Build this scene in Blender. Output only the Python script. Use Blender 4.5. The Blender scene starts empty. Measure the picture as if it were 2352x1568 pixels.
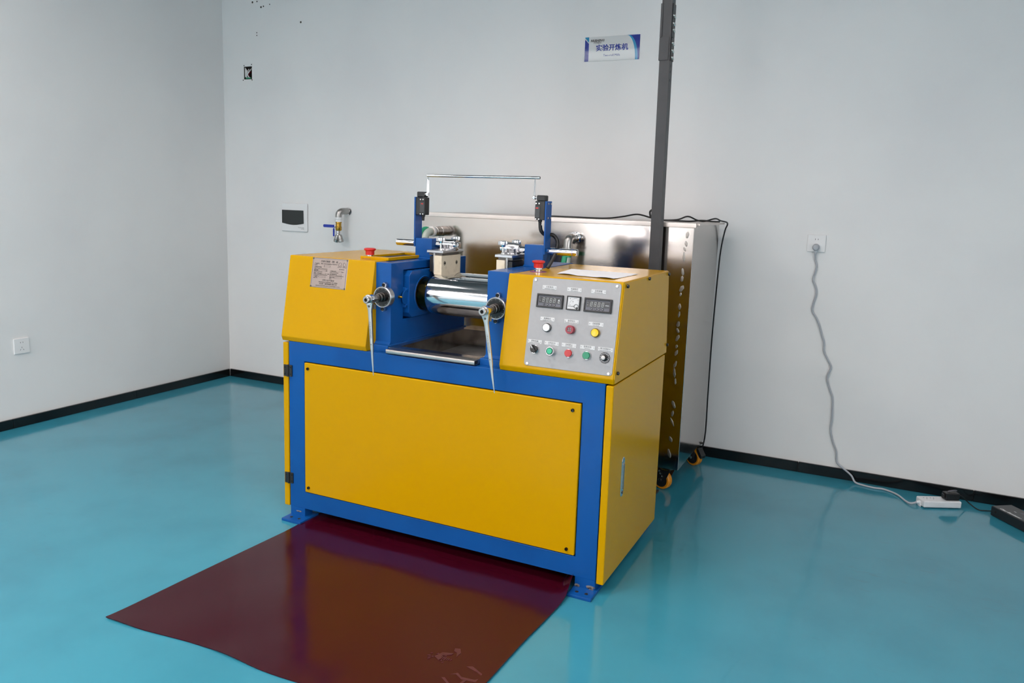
import bpy, bmesh, math, random
from mathutils import Vector, Matrix
random.seed(7)
sc = bpy.context.scene
COL = sc.collection
# ------------------------------------------------------------------ camera
cam_d = bpy.data.cameras.new('camera'); cam = bpy.data.objects.new('camera', cam_d); COL.objects.link(cam)
def cam_matrix(loc, yaw, pitch, roll):
    f = Vector((math.sin(yaw)*math.cos(pitch), math.cos(yaw)*math.cos(pitch), math.sin(pitch)))
    r = Vector((math.cos(yaw), -math.sin(yaw), 0)); u = r.cross(f)
    c, s = math.cos(roll), math.sin(roll)
    a, b = r*c + u*s, u*c - r*s
    m = Matrix((a, b, -f)).transposed().to_4x4(); m.translation = loc
    return m
cam.matrix_world = cam_matrix((2.1798, -2.4598, 1.3567), math.radians(-25.339), math.radians(-8.7788), math.radians(1.9287))
cam_d.sensor_width = 36; cam_d.lens = 1792.24/2352*36
cam_d.shift_x = -1.21/2352; cam_d.shift_y = -46.19/2352
cam_d.clip_start = 0.05; cam_d.clip_end = 60
sc.camera = cam
# ------------------------------------------------------------------ world, lights, exposure
W = bpy.data.worlds.new('sky'); sc.world = W; W.use_nodes = True
bg = W.node_tree.nodes['Background']
bg.inputs[0].default_value = (0.97, 0.965, 1.0, 1); bg.inputs[1].default_value = 9
vs = sc.view_settings
vs.view_transform = 'Standard'; vs.look = 'None'; vs.gamma = 1; vs.exposure = 0.0; vs.use_curve_mapping = False
try:
    sc.cycles.use_denoising = True
    sc.cycles.max_bounces = 6; sc.cycles.diffuse_bounces = 4; sc.cycles.glossy_bounces = 4; sc.cycles.transmission_bounces = 2
    sc.cycles.use_adaptive_sampling = True; sc.cycles.adaptive_threshold = 0.09; sc.cycles.adaptive_min_samples = 12
    sc.cycles.sample_clamp_indirect = 6
except Exception: pass
CEIL = 3.3
LAMPS = [(-1.35, -0.9, 15), (0.65, -0.9, 28), (2.65, -0.9, 12),
         (-1.35, -3.92, 92), (0.65, -3.92, 96), (2.65, -3.92, 16)]
def panel_light(x, y, watt, parent):
    d = bpy.data.lights.new('panel_light', 'AREA'); d.shape = 'RECTANGLE'; d.size = 1.14; d.size_y = 0.56
    d.energy = watt; d.color = (1.0, 0.90, 0.86); d.spread = math.radians(158)
    o = bpy.data.objects.new('lamp_tube_light', d); COL.objects.link(o)
    o.parent = parent; o.location = (0, 0, -0.012)
    return o
# window openings in the front wall (x0, x1) and an unseen one added for its light in the right wall (y0, y1)
FY = -6.2; RX = 4.4; LX = -2.1534; BY = 1.7743
def portal(loc, rot, sx, sy):
    d = bpy.data.lights.new('window_portal', 'AREA'); d.shape = 'RECTANGLE'; d.size = sx; d.size_y = sy
    d.cycles.is_portal = True
    o = bpy.data.objects.new('window_portal', d); COL.objects.link(o); o.location = loc; o.rotation_euler = rot
portal((-1.05, FY, 1.75), (math.radians(90), 0, 0), 1.4, 1.7)
portal((RX, -3.1, 1.75), (math.radians(90), 0, math.radians(90)), 2.6, 1.7)  # portal of the added right-wall window

# ------------------------------------------------------------------ materials
def lin(c):
    return tuple(((v/255)/12.92 if v <= 10.3 else ((v/255+0.055)/1.055)**2.4) for v in c) + (1,)
MATS = {}
def mat(name, rgb, rough=0.5, metal=0.0, coat=0.0, coat_rough=0.05, bump=None, var=None, rvar=None, spec=0.5, aniso=0, trans=0, alpha=1, ior=1.5):
    """rgb in sRGB 0-255; bump=(scale, strength, distance); var=(scale, rgb2, lo, hi); rvar=(scale, r2)"""
    m = bpy.data.materials.new(name); m.use_nodes = True; MATS[name] = m
    nt = m.node_tree; b = nt.nodes['Principled BSDF']
    b.inputs['Base Color'].default_value = lin(rgb); b.inputs['Roughness'].default_value = rough
    b.inputs['Metallic'].default_value = metal; b.inputs['Coat Weight'].default_value = coat
    b.inputs['Coat Roughness'].default_value = coat_rough; b.inputs['Specular IOR Level'].default_value = spec
    b.inputs['IOR'].default_value = ior
    if trans: b.inputs['Transmission Weight'].default_value = trans
    tc = nt.nodes.new('ShaderNodeTexCoord')
    def noise(scale, detail=4):
        n = nt.nodes.new('ShaderNodeTexNoise'); n.inputs['Scale'].default_value = scale; n.inputs['Detail'].default_value = detail
        if isinstance(scale, tuple): pass
        nt.links.new(tc.outputs['Object'], n.inputs['Vector']); return n
    if var:
        n = noise(var[0], 6); r = nt.nodes.new('ShaderNodeMapRange')
        r.inputs[1].default_value = var[2]; r.inputs[2].default_value = var[3]
        nt.links.new(n.outputs['Fac'], r.inputs[0])
        mx = nt.nodes.new('ShaderNodeMix'); mx.data_type = 'RGBA'
        mx.inputs[6].default_value = lin(rgb); mx.inputs[7].default_value = lin(var[1])
        nt.links.new(r.outputs[0], mx.inputs[0]); nt.links.new(mx.outputs[2], b.inputs['Base Color'])
    if rvar:
        n = noise(rvar[0], 5); r = nt.nodes.new('ShaderNodeMapRange')
        r.inputs[1].default_value = .35; r.inputs[2].default_value = .65
        r.inputs[3].default_value = rough; r.inputs[4].default_value = rvar[1]
        nt.links.new(n.outputs['Fac'], r.inputs[0]); nt.links.new(r.outputs[0], b.inputs['Roughness'])
    if bump:
        n = noise(bump[0], 3); bp = nt.nodes.new('ShaderNodeBump')
        bp.inputs['Strength'].default_value = bump[1]; bp.inputs['Distance'].default_value = bump[2]
        nt.links.new(n.outputs['Fac'], bp.inputs['Height']); nt.links.new(bp.outputs[0], b.inputs['Normal'])
        if coat: nt.links.new(bp.outputs[0], b.inputs['Coat Normal'])
    return m
mat('wall_paint', (226, 226, 225), 0.55, bump=(60, .08, .002), var=(1.3, (219, 219, 219), .45, .75), spec=.35)
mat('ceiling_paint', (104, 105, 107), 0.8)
mat('floor_epoxy', (55, 138, 159), 0.11, coat=.12, coat_rough=.05, bump=(5, .03, .002), var=(2.6, (49, 127, 148), .45, .75), rvar=(5, .17), spec=.5)
mat('baseboard_tile', (16, 17, 18), 0.12, bump=(14, .1, .001))
mat('yellow_paint', (190, 143, 0), 0.24, spec=.1, coat=.03, coat_rough=.06, bump=(420, .05, .0006))
mat('blue_paint', (14, 78, 147), 0.27, spec=.2, coat=.05, coat_rough=.08, bump=(300, .08, .0006), var=(5, (12, 72, 139), .45, .7))
mat('black_plastic', (24, 24, 25), 0.42)
mat('black_gloss', (14, 14, 15), 0.18)
mat('dark_gap', (9, 9, 10), 0.8)
mat('grey_bezel', (92, 92, 100), 0.45)
mat('chrome', (226, 226, 228), 0.09, 1)
mat('chrome_roll', (214, 216, 218), 0.07, 1, rvar=(3, .11))
mat('cast_zinc', (190, 190, 192), 0.3, 1, bump=(60, .12, .001))
mat('satin_chrome', (198, 196, 194), 0.38, 1)
mat('tray_floor_steel', (150, 146, 142), 0.5, .75, var=(9, (112, 106, 100), .45, .7))
mat('satin_steel', (176, 172, 168), 0.34, 1)
mat('steel', (170, 168, 165), 0.3, 1, rvar=(30, .42))
mat('steel_dark', (96, 92, 88), 0.35, 1)
mat('oily_journal', (120, 98, 44), 0.2, 1, var=(50, (58, 46, 20), .4, .6))
mat('stainless', (184, 176, 170), 0.12, 1, bump=(2.6, .02, .008), rvar=(2.5, .17))
mat('stainless_tray', (192, 184, 176), 0.22, 1, var=(14, (150, 142, 134), .5, .7))
mat('brushed_plate', (148, 148, 149), 0.42, .55, bump=(180, .1, .0005), rvar=(90, .52))
mat('nameplate_steel', (158, 144, 137), 0.36, .8)
mat('label_white', (196, 196, 196), 0.4)
mat('label_ink', (84, 84, 86), 0.6)
mat('rim_steel', (206, 197, 191), 0.36, 1)
mat('print_black', (38, 38, 40), 0.6)
mat('print_grey', (120, 120, 122), 0.6)
mat('print_white', (214, 214, 214), 0.6)
mat('digit_grey', (146, 148, 146), 0.5)
mat('cream_nylon', (216, 202, 178), 0.45, var=(30, (200, 186, 162), .55, .7))
mat('brass', (188, 146, 62), 0.28, 1)
mat('red_plastic', (196, 34, 28), 0.32)
mat('red_dark', (140, 18, 42), 0.3)
mat('button_red', (176, 38, 40), 0.35)
mat('button_green', (28, 128, 92), 0.35)
mat('button_green_lens', (14, 160, 116), 0.3)
mat('lamp_white', (222, 222, 222), 0.22)
mat('lamp_yellow', (224, 186, 14), 0.22)
mat('purple_ring', (132, 60, 116), 0.5)
mat('white_plastic', (226, 226, 226), 0.32)
mat('strip_plastic', (218, 220, 222), 0.32)
mat('grey_cord', (168, 172, 178), 0.5)
mat('smoke_glass', (34, 38, 38), 0.12, coat=.4)
mat('grey_steel_paint', (57, 57, 59), 0.45, bump=(40, .05, .001), var=(14, (52, 52, 54), .5, .7))
mat('bolt_zinc', (214, 214, 210), 0.25, 1)
mat('mat_vinyl', (54, 4, 20), 0.12, spec=.3, coat=.0, coat_rough=.05, bump=(3.5, .05, .004), rvar=(7, .2))
mat('scuff', (78, 36, 38), 0.5)
mat('paper', (238, 238, 240), 0.7)
mat('orange_tyre', (226, 140, 14), 0.4)
mat('black_rubber', (20, 20, 21), 0.5)
mat('blue_handle', (32, 56, 160), 0.4)
mat('green_hose', (40, 150, 110), 0.35)
mat('clear_hose', (176, 186, 176), 0.3)
mat('sign_sheet', (206, 208, 208), 0.1, coat=1.0, coat_rough=.03)
mat('sign_blue', (8, 38, 140), 0.1, coat=1.0, coat_rough=.03)
mat('sign_cyan', (34, 138, 184), 0.1, coat=1.0, coat_rough=.03)
mat('device_black', (26, 27, 30), 0.35)
mat('device_top', (52, 54, 56), 0.4)
mat('weld', (176, 170, 164), 0.4, 1, bump=(50, .2, .002))
mat('raw_metal', (170, 158, 146), 0.45, .6, var=(60, (60, 50, 46), .45, .6))
mat('cardboard_dark', (58, 52, 46), .7)
fl = MATS['floor_epoxy'].node_tree; pbs = fl.nodes['Principled BSDF']
src = pbs.inputs['Base Color'].links[0].from_socket
tc_ = fl.nodes.new('ShaderNodeTexCoord'); mp = fl.nodes.new('ShaderNodeMapping'); mp.inputs['Scale'].default_value = (2.2, 7.0, 1); mp.inputs['Rotation'].default_value = (0, 0, .5)
n1 = fl.nodes.new('ShaderNodeTexNoise'); n1.inputs['Scale'].default_value = 3.2; n1.inputs['Detail'].default_value = 9; n1.inputs['Roughness'].default_value = .72
n2 = fl.nodes.new('ShaderNodeTexNoise'); n2.inputs['Scale'].default_value = 1.1; n2.inputs['Detail'].default_value = 2
mr = fl.nodes.new('ShaderNodeMapRange'); mr.inputs[1].default_value = .58; mr.inputs[2].default_value = .78
mm = fl.nodes.new('ShaderNodeMapRange'); mm.inputs[1].default_value = .48; mm.inputs[2].default_value = .66; mm.inputs[4].default_value = .4
mu = fl.nodes.new('ShaderNodeMath'); mu.operation = 'MULTIPLY'
mx_ = fl.nodes.new('ShaderNodeMix'); mx_.data_type = 'RGBA'; mx_.inputs[7].default_value = lin((62, 96, 104))
fl.links.new(tc_.outputs['Object'], mp.inputs[0]); fl.links.new(mp.outputs[0], n1.inputs['Vector']); fl.links.new(tc_.outputs['Object'], n2.inputs['Vector'])
fl.links.new(n1.outputs['Fac'], mr.inputs[0]); fl.links.new(n2.outputs['Fac'], mm.inputs[0]); fl.links.new(mr.outputs[0], mu.inputs[0]); fl.links.new(mm.outputs[0], mu.inputs[1])
fl.links.new(mu.outputs[0], mx_.inputs[0]); fl.links.new(src, mx_.inputs[6]); fl.links.new(mx_.outputs[2], pbs.inputs['Base Color'])
# lamp diffuser glows
m = bpy.data.materials.new('lamp_diffuser'); m.use_nodes = True; MATS['lamp_diffuser'] = m
pb = m.node_tree.nodes['Principled BSDF']; pb.inputs['Emission Color'].default_value = (1, .965, .94, 1); pb.inputs['Emission Strength'].default_value = 2
m = bpy.data.materials.new('window_glass'); m.use_nodes = True; MATS['window_glass'] = m
nt = m.node_tree; nt.nodes.clear()
o_ = nt.nodes.new('ShaderNodeOutputMaterial'); t_ = nt.nodes.new('ShaderNodeBsdfTransparent'); g_ = nt.nodes.new('ShaderNodeBsdfGlossy')
g_.inputs['Roughness'].default_value = .02; x_ = nt.nodes.new('ShaderNodeMixShader'); x_.inputs[0].default_value = .06
nt.links.new(t_.outputs[0], x_.inputs[1]); nt.links.new(g_.outputs[0], x_.inputs[2]); nt.links.new(x_.outputs[0], o_.inputs[0])

# ------------------------------------------------------------------ mesh helpers
class MB:
    def __init__(s, frame=None):
        s.v = []; s.f = []; s.M = frame or Matrix.Identity(4)
    def add(s, verts, faces):
        n = len(s.v); s.v += [Vector(a) for a in verts]; s.f += [tuple(i+n for i in f) for f in faces]; return s
    def bm(s, b):
        b.verts.index_update()
        s.add([v.co.copy() for v in b.verts], [[v.index for v in f.verts] for f in b.faces]); b.free(); return s
    def box(s, x0, x1, y0, y1, z0, z1, bev=0, seg=2, M=None):
        x0, x1 = sorted((x0, x1)); y0, y1 = sorted((y0, y1)); z0, z1 = sorted((z0, z1))
        V = [(x0,y0,z0),(x1,y0,z0),(x1,y1,z0),(x0,y1,z0),(x0,y0,z1),(x1,y0,z1),(x1,y1,z1),(x0,y1,z1)]
        Fc = [(0,3,2,1),(4,5,6,7),(0,1,5,4),(1,2,6,5),(2,3,7,6),(3,0,4,7)]
        return s._bev(V, Fc, bev, seg, M)
    def _bev(s, V, Fc, bev, seg=2, M=None, edges=None):
        b = bmesh.new(); vs_ = [b.verts.new(v) for v in V]
        for f in Fc: b.faces.new([vs_[i] for i in f])
        if bev:
            b.normal_update()
            es = [e for e in b.edges if len(e.link_faces) == 2 and e.calc_face_angle() > .3]
            bmesh.ops.bevel(b, geom=es, offset=bev, segments=seg, profile=.5, affect='EDGES', clamp_overlap=True)
        if M: bmesh.ops.transform(b, matrix=M, verts=b.verts)
        return s.bm(b)
    def prism(s, poly, axis, a, c, bev=0, seg=2):
        """poly: 2-D points in the two other axes (cyclic order), extruded along axis from a to c"""
        def P(q, t):
            if axis == 'x': return (t, q[0], q[1])
            if axis == 'y': return (q[0], t, q[1])
            return (q[0], q[1], t)
        n = len(poly); V = [P(q, a) for q in poly] + [P(q, c) for q in poly]
        Fc = [tuple(range(n))[::-1], tuple(range(n, 2*n))] + [(i, (i+1) % n, (i+1) % n+n, i+n) for i in range(n)]
        b = bmesh.new(); vs_ = [b.verts.new(v) for v in V]
        for f in Fc: b.faces.new([vs_[i] for i in f])
        bmesh.ops.recalc_face_normals(b, faces=b.faces)
        if bev:
            b.normal_update()
            es = [e for e in b.edges if len(e.link_faces) == 2 and e.calc_face_angle() > .3]
            bmesh.ops.bevel(b, geom=es, offset=bev, segments=seg, profile=.5, affect='EDGES', clamp_overlap=True)
        return s.bm(b)
    def ring(s, outer, inner, axis, a, c, bev=0):
        """rectangular frame: outer/inner=(u0,u1,v0,v1)"""
        us = [outer[0], inner[0], inner[1], outer[1]]; ws = [outer[2], inner[2], inner[3], outer[3]]
        def P(u, w, t):
            return (t,u,w) if axis == 'x' else (u,t,w) if axis == 'y' else (u,w,t)
        b = bmesh.new(); g = {}
        for i, u in enumerate(us):
            for j, w in enumerate(ws):
                for k, t in enumerate((a, c)): g[i,j,k] = b.verts.new(P(u, w, t))
        fs = []
        for i in range(3):
            for j in range(3):
                if i == 1 and j == 1: continue
                for k in (0, 1): fs.append(b.faces.new([g[i,j,k], g[i+1,j,k], g[i+1,j+1,k], g[i,j+1,k]]))
        for i in range(3):
            for j in (0, 3): b.faces.new([g[i,j,0], g[i+1,j,0], g[i+1,j,1], g[i,j,1]]); b.faces.new([g[j,i,0], g[j,i+1,0], g[j,i+1,1], g[j,i,1]])
        for j in (1, 2):
            b.faces.new([g[1,j,0], g[2,j,0], g[2,j,1], g[1,j,1]]); b.faces.new([g[j,1,0], g[j,2,0], g[j,2,1], g[j,1,1]])
        bmesh.ops.recalc_face_normals(b, faces=b.faces)
        bmesh.ops.dissolve_limit(b, angle_limit=.01, verts=b.verts, edges=b.edges)
        if bev:
            b.normal_update()
            es = [e for e in b.edges if len(e.link_faces) == 2 and e.calc_face_angle() > .3]
            bmesh.ops.bevel(b, geom=es, offset=bev, segments=2, profile=.5, affect='EDGES', clamp_overlap=True)
        return s.bm(b)
    def lathe(s, prof, p, d, seg=24, cap=True):
        """prof: (r, h) pairs along direction d from point p"""
        d = Vector(d).normalized(); p = Vector(p)
        a = d.orthogonal().normalized(); c = d.cross(a)
        V = []; Fc = []; n = len(prof)
        for r, h in prof:
            for k in range(seg):
                t = 2*math.pi*k/seg; V.append(p + d*h + (a*math.cos(t) + c*math.sin(t))*r)
        for i in range(n-1):
            for k in range(seg):
                k2 = (k+1) % seg; Fc.append((i*seg+k, i*seg+k2, (i+1)*seg+k2, (i+1)*seg+k))
        if cap: Fc.append(tuple(range(seg))[::-1]); Fc.append(tuple((n-1)*seg+k for k in range(seg)))
        return s.add(V, Fc)
    def cyl(s, p0, p1, r, seg=20, r2=None, ch=0):
        p0, p1 = Vector(p0), Vector(p1); L = (p1-p0).length; r2 = r if r2 is None else r2
        prof = [(r, 0), (r2, L)] if not ch else [(r-ch, 0), (r, ch), (r2, L-ch), (r2-ch, L)]
        return s.lathe(prof, p0, p1-p0, seg)
    def tube(s, pts, r, seg=10, smooth=6, closed=False):
        P = [Vector(q) for q in pts]
        if smooth > 1 and len(P) > 2:
            Q = []
            for i in range(len(P)-1):
                p0 = P[max(i-1, 0)]; p1 = P[i]; p2 = P[i+1]; p3 = P[min(i+2, len(P)-1)]
                for k in range(smooth):
                    t = k/smooth
                    Q.append(.5*((2*p1) + (p2-p0)*t + (2*p0-5*p1+4*p2-p3)*t*t + (3*p1-p0-3*p2+p3)*t**3))
            Q.append(P[-1]); P = Q
        rr = r if isinstance(r, (list, tuple)) else [r]*len(P)
        if len(rr) != len(P): rr = [rr[min(int(i*len(rr)/len(P)), len(rr)-1)] for i in range(len(P))]
        V = []; Fc = []; a = None
        for i, p in enumerate(P):
            d = (P[min(i+1, len(P)-1)] - P[max(i-1, 0)]).normalized()
            if a is None: a = d.orthogonal().normalized()
            else:
                a = a - d*a.dot(d); a = a.normalized() if a.length > 1e-6 else d.orthogonal().normalized()
            c = d.cross(a)
            for k in range(seg):
                t = 2*math.pi*k/seg; V.append(p + (a*math.cos(t)+c*math.sin(t))*rr[i])
        n = len(P)
        for i in range(n-1):
            for k in range(seg):
                k2 = (k+1) % seg; Fc.append((i*seg+k, i*seg+k2, (i+1)*seg+k2, (i+1)*seg+k))
        Fc += [tuple(range(seg))[::-1], tuple((n-1)*seg+k for k in range(seg))]
        return s.add(V, Fc)
    def mesh(s, me, M):
        s.add([M @ v.co for v in me.vertices], [tuple(p.vertices) for p in me.polygons]); return s
    def build(s, name, material, parent=None, smooth=True, angle=35):
        pts = [s.M @ v for v in s.v]
        lo = Vector((min(p.x for p in pts), min(p.y for p in pts), min(p.z for p in pts)))
        hi = Vector((max(p.x for p in pts), max(p.y for p in pts), max(p.z for p in pts)))
        c = (lo+hi)/2
        me = bpy.data.meshes.new(name); me.from_pydata([p-c for p in pts], [], s.f); me.update()
        b = bmesh.new(); b.from_mesh(me); bmesh.ops.recalc_face_normals(b, faces=b.faces); b.to_mesh(me); b.free()
        if smooth: me.shade_smooth(); me.set_sharp_from_angle(angle=math.radians(angle))
        me.materials.append(MATS[material])
        o = bpy.data.objects.new(name, me); COL.objects.link(o); WL[o.name] = c
        if smooth and len(s.f) < 20000:
            wn = o.modifiers.new('weighted_normals', 'WEIGHTED_NORMAL'); wn.mode = 'FACE_AREA'; wn.weight = 50; wn.keep_sharp = True
        if parent:
            o.parent = parent; o.location = c - WL[parent.name]
        else: o.location = c
        return o
WL = {}
def tag(o, label=None, cat=None, group=None, kind=None):
    if label: o['label'] = label
    if cat: o['category'] = cat
    if group: o['group'] = group
    if kind: o['kind'] = kind
    return o
def thing(name, loc, label, cat, group=None):
    o = bpy.data.objects.new(name, None); o.empty_display_size = .05; COL.objects.link(o); o.location = loc; WL[o.name] = Vector(loc)
    return tag(o, label, cat, group)
def plane_frame(o, ux, uy):
    ux = Vector(ux).normalized(); uy = Vector(uy).normalized(); n = ux.cross(uy)
    m = Matrix((ux, uy, n)).transposed().to_4x4(); m.translation = Vector(o); return m
def text_mesh(txt, size, bold=0, shear=0, ext=0.0002, align='CENTER', spacing=1.0):
    cu = bpy.data.curves.new('lettering', 'FONT'); cu.body = txt; cu.size = size; cu.align_x = align; cu.align_y = 'CENTER'
    cu.offset = bold; cu.shear = shear; cu.extrude = ext; cu.resolution_u = 2; cu.space_character = spacing
    ob = bpy.data.objects.new('lettering', cu); COL.objects.link(ob)
    dg = bpy.context.evaluated_depsgraph_get(); me = bpy.data.meshes.new_from_object(ob.evaluated_get(dg))
    bpy.data.objects.remove(ob); bpy.data.curves.remove(cu)
    return me
def write(mb, txt, x, y, size, w=0.0003, width=None, **k):
    me = text_mesh(txt, size, **k)
    sx = 1
    if width:
        xs = [v.co.x for v in me.vertices]
        if xs: sx = width/(max(xs)-min(xs))
    M = Matrix.Translation((x, y, w)) @ Matrix.Diagonal((sx, 1, 1, 1))
    mb.mesh(me, M); bpy.data.meshes.remove(me); return mb

A = -0.0043   # the room is turned a hair against the machine
ROOM = Matrix.Rotation(A, 4, 'Z')
# ------------------------------------------------------------------ room shell
def struct(name, mb, m, parent=None, **k):
    o = mb.build(name, m, parent, smooth=k.get('smooth', False))
    if parent is None: o['kind'] = 'structure'
    return o
struct('floor', MB(ROOM).box(LX-.15, RX+.15, FY-.15, BY+.15, -.1, 0), 'floor_epoxy')
struct('ceiling', MB(ROOM).box(LX-.15, RX+.15, FY-.15, BY+.15, CEIL, CEIL+.1), 'ceiling_paint')
# back wall with a real hole for the open junction box
JX0, JX1, JZ0, JZ1 = -1.962, -1.888, 2.126, 2.212
wall_back = struct('wall_back', MB(ROOM).ring((LX-.15, RX+.15, 0, CEIL), (JX0, JX1, JZ0, JZ1), 'y', BY, BY+.15), 'wall_paint')
struct('wall_left', MB(ROOM).box(LX-.15, LX, FY, BY, 0, CEIL), 'wall_paint')
struct('wall_front', MB(ROOM).ring((LX-.15, RX+.15, 0, CEIL), (-1.75, -.35, .9, 2.6), 'y', FY-.15, FY), 'wall_paint')
struct('wall_right', MB(ROOM).ring((FY, BY, 0, CEIL), (-4.4, -1.8, .9, 2.6), 'x', RX, RX+.15), 'wall_paint')
for n, axis, (u0, u1), t in (('window_1', 'y', (-1.75, -.35), FY-.09), ('added_window_2', 'x', (-4.4, -1.8), RX+.05)):  # right-wall window is added, unseen, to brighten the right-hand faces
    w = struct(n, MB(ROOM).ring((u0, u1, .9, 2.6), (u0+.06, u1-.06, .96, 2.54), axis, t, t+.06, .004), 'white_plastic')
    um = (u0+u1)/2
    mb = MB(ROOM)
    (mb.box(um-.03, um+.03, t, t+.06, .96, 2.54) if axis == 'y' else mb.box(t, t+.06, um-.03, um+.03, .96, 2.54)).build('mullion', 'white_plastic', w)
    for a, b in ((u0+.06, um-.03), (um+.03, u1-.06)):
        mb = MB(ROOM)
        (mb.box(a, b, t+.025, t+.031, .96, 2.54) if axis == 'y' else mb.box(t+.025, t+.031, a, b, .96, 2.54)).build('pane', 'window_glass', w)
# baseboards: black tile lengths with joints
def baseboard(name, pieces, axis):
    root = None
    for k, (a, b) in enumerate(pieces):
        mb = MB(ROOM)
        if axis == 'x': mb.box(a+.0008, b-.0008, BY-.016, BY-.0005, 0, .0545, .002, 1)
        else: mb.box(LX+.0005, LX+.016, a+.0008, b-.0008, 0, .0545, .002, 1)
        o = mb.build(name if root is None else 'baseboard_tile', 'baseboard_tile', root)
        if root is None: root = o; o['kind'] = 'structure'
    return root
edges = [LX+.016]; 
while edges[-1] < RX-.01: edges.append(min(edges[-1]+.8, RX-.005))
baseboard('baseboard_back', list(zip(edges[:-1], edges[1:])), 'x')
edges = [BY-.016]
while edges[-1] > FY+.01: edges.append(max(edges[-1]-.8, FY+.005))
baseboard('baseboard_left', [(b, a) for a, b in zip(edges[:-1], edges[1:])], 'y')
# small drill marks high on the back wall
for (x, z, r) in [(-1.873,2.63,.007),(-1.832,2.632,.005),(-1.797,2.593,.007),(-1.775,2.597,.005),(-1.721,2.606,.004),(-1.719,2.637,.004),(-1.487,2.62,.005),(-1.455,2.474,.007),(-1.838,2.43,.004),(-1.838,2.412,.004)]:
    MB(ROOM).cyl((x, BY-.0008, z), (x, BY+.001, z), r, 8).build('wall_mark', 'cardboard_dark', wall_back)

# ceiling lamps
for k, (x, y, wt) in enumerate(LAMPS):
    t = thing('ceiling_lamp', (x, y, CEIL), ['surface mounted rectangular panel lamp above the left wall', 'surface mounted rectangular panel lamp above the yellow mill', 'surface mounted rectangular panel lamp above the power strip',
        'rear rectangular panel lamp on the left', 'rear rectangular panel lamp in the middle', 'rear rectangular panel lamp on the right'][k], 'ceiling lamp', 'ceiling lamps')
    MB().box(x-.6, x+.6, y-.3, y+.3, CEIL-.045, CEIL, .006).build('lamp_housing', 'white_plastic', t)
    MB().box(x-.58, x+.58, y-.28, y+.28, CEIL-.052, CEIL-.0455, .002).build('diffuser', 'lamp_diffuser', t)
    l = panel_light(x, y, wt, t); l.location = (0, 0, -.056)

# ------------------------------------------------------------------ two-roll mill
mill = thing('two_roll_mill', (.685, .33, 0), 'yellow and blue laboratory two-roll mill with steel rolls and control panel', 'machine')
def mirror(x): return 1.312 - x
# --- blue base frame
fr = MB()
fr.ring((0, 1.37, .047, .757), (.0795, 1.2905, .1205, .6795), 'y', 0, .055, .0025)
fr.ring((0, 1.37, .047, .757), (.0795, 1.2905, .1205, .6795), 'y', .61, .665, .0025)
for x0, x1 in ((.003, .075), (1.295, 1.367)):
    fr.box(x0, x1, .055, .61, .05, .11); fr.box(x0, x1, .055, .61, .69, .757)
    for y0, y1 in ((.001, .05), (.612, .664)): fr.box(x0-.002, x1+.002, y0, y1, .011, .06, .0015)
for a in ((.003, .455, .055, .61), (.885, 1.367, .055, .61)): fr.box(*a, .742, .757)
frame = fr.build('base_frame', 'blue_paint', mill)
for x0, x1, y0, y1 in ((.0, .1, -.056, .062), (1.29, 1.378, -.064, .062), (.0, .1, .6, .72), (1.29, 1.378, .58, .70)):
    fp = MB().box(x0, x1, y0, y1, 0, .0115, .002).build('foot_plate', 'blue_paint', mill)
    ys = y0+.028 if y0 < .3 else y1-.028
    for u in (.3, .7):
        MB().cyl((x0+(x1-x0)*u, ys, .0105), (x0+(x1-x0)*u, ys, .0121), .0065, 12).build('bolt_hole', 'dark_gap', fp)
for (x, y, z, a, b) in ((1.302, -.004, .016, .014, .007), (1.352, -.008, .02, .02, .008), (1.356, -.04, .0125, .01, .005), (.048, -.003, .03, .018, .003)):
    mb = MB(); n = 9
    ring_ = [(x+a*math.cos(t)*random.uniform(.6, 1.1), z+b*math.sin(t)*random.uniform(.6, 1.1)) for t in [2*math.pi*k/n for k in range(n)]]
    mb.prism(ring_, 'y', -.0012, .001); mb.build('scraped_paint', 'raw_metal', frame)
# --- front panel
fp = MB(); fp.box(.083, 1.287, -.0045, .012, .124, .676, .0035, 3)
front = fp.build('front_panel', 'yellow_paint', mill)
def cap_screw(p, d, r, h, parent, m='black_gloss', name='screw'):
    p = Vector(p); d = Vector(d).normalized(); mb = MB()
    mb.lathe([(r*1.0, -.001), (r, h*.7), (r*.85, h), (r*.5, h), (r*.5, h*.45), (0.0004, h*.45)], p, d, 14)
    return mb.build(name, m, parent)
for x, z in ((.103, .653), (.103, .146), (1.2585, .6505), (1.2585, .144)): cap_screw((x, -.0045, z), (0, -1, 0), .0062, .006, front)
MB().box(.07, 1.30, .014, .02, .115, .69).build('gap_shade_plate', 'dark_gap', mill)  # dark sheet added behind the panel to colour its gap as shade
MB().box(.03, 1.34, .664, .67, .06, .75).build('back_panel', 'yellow_paint', mill)
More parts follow.
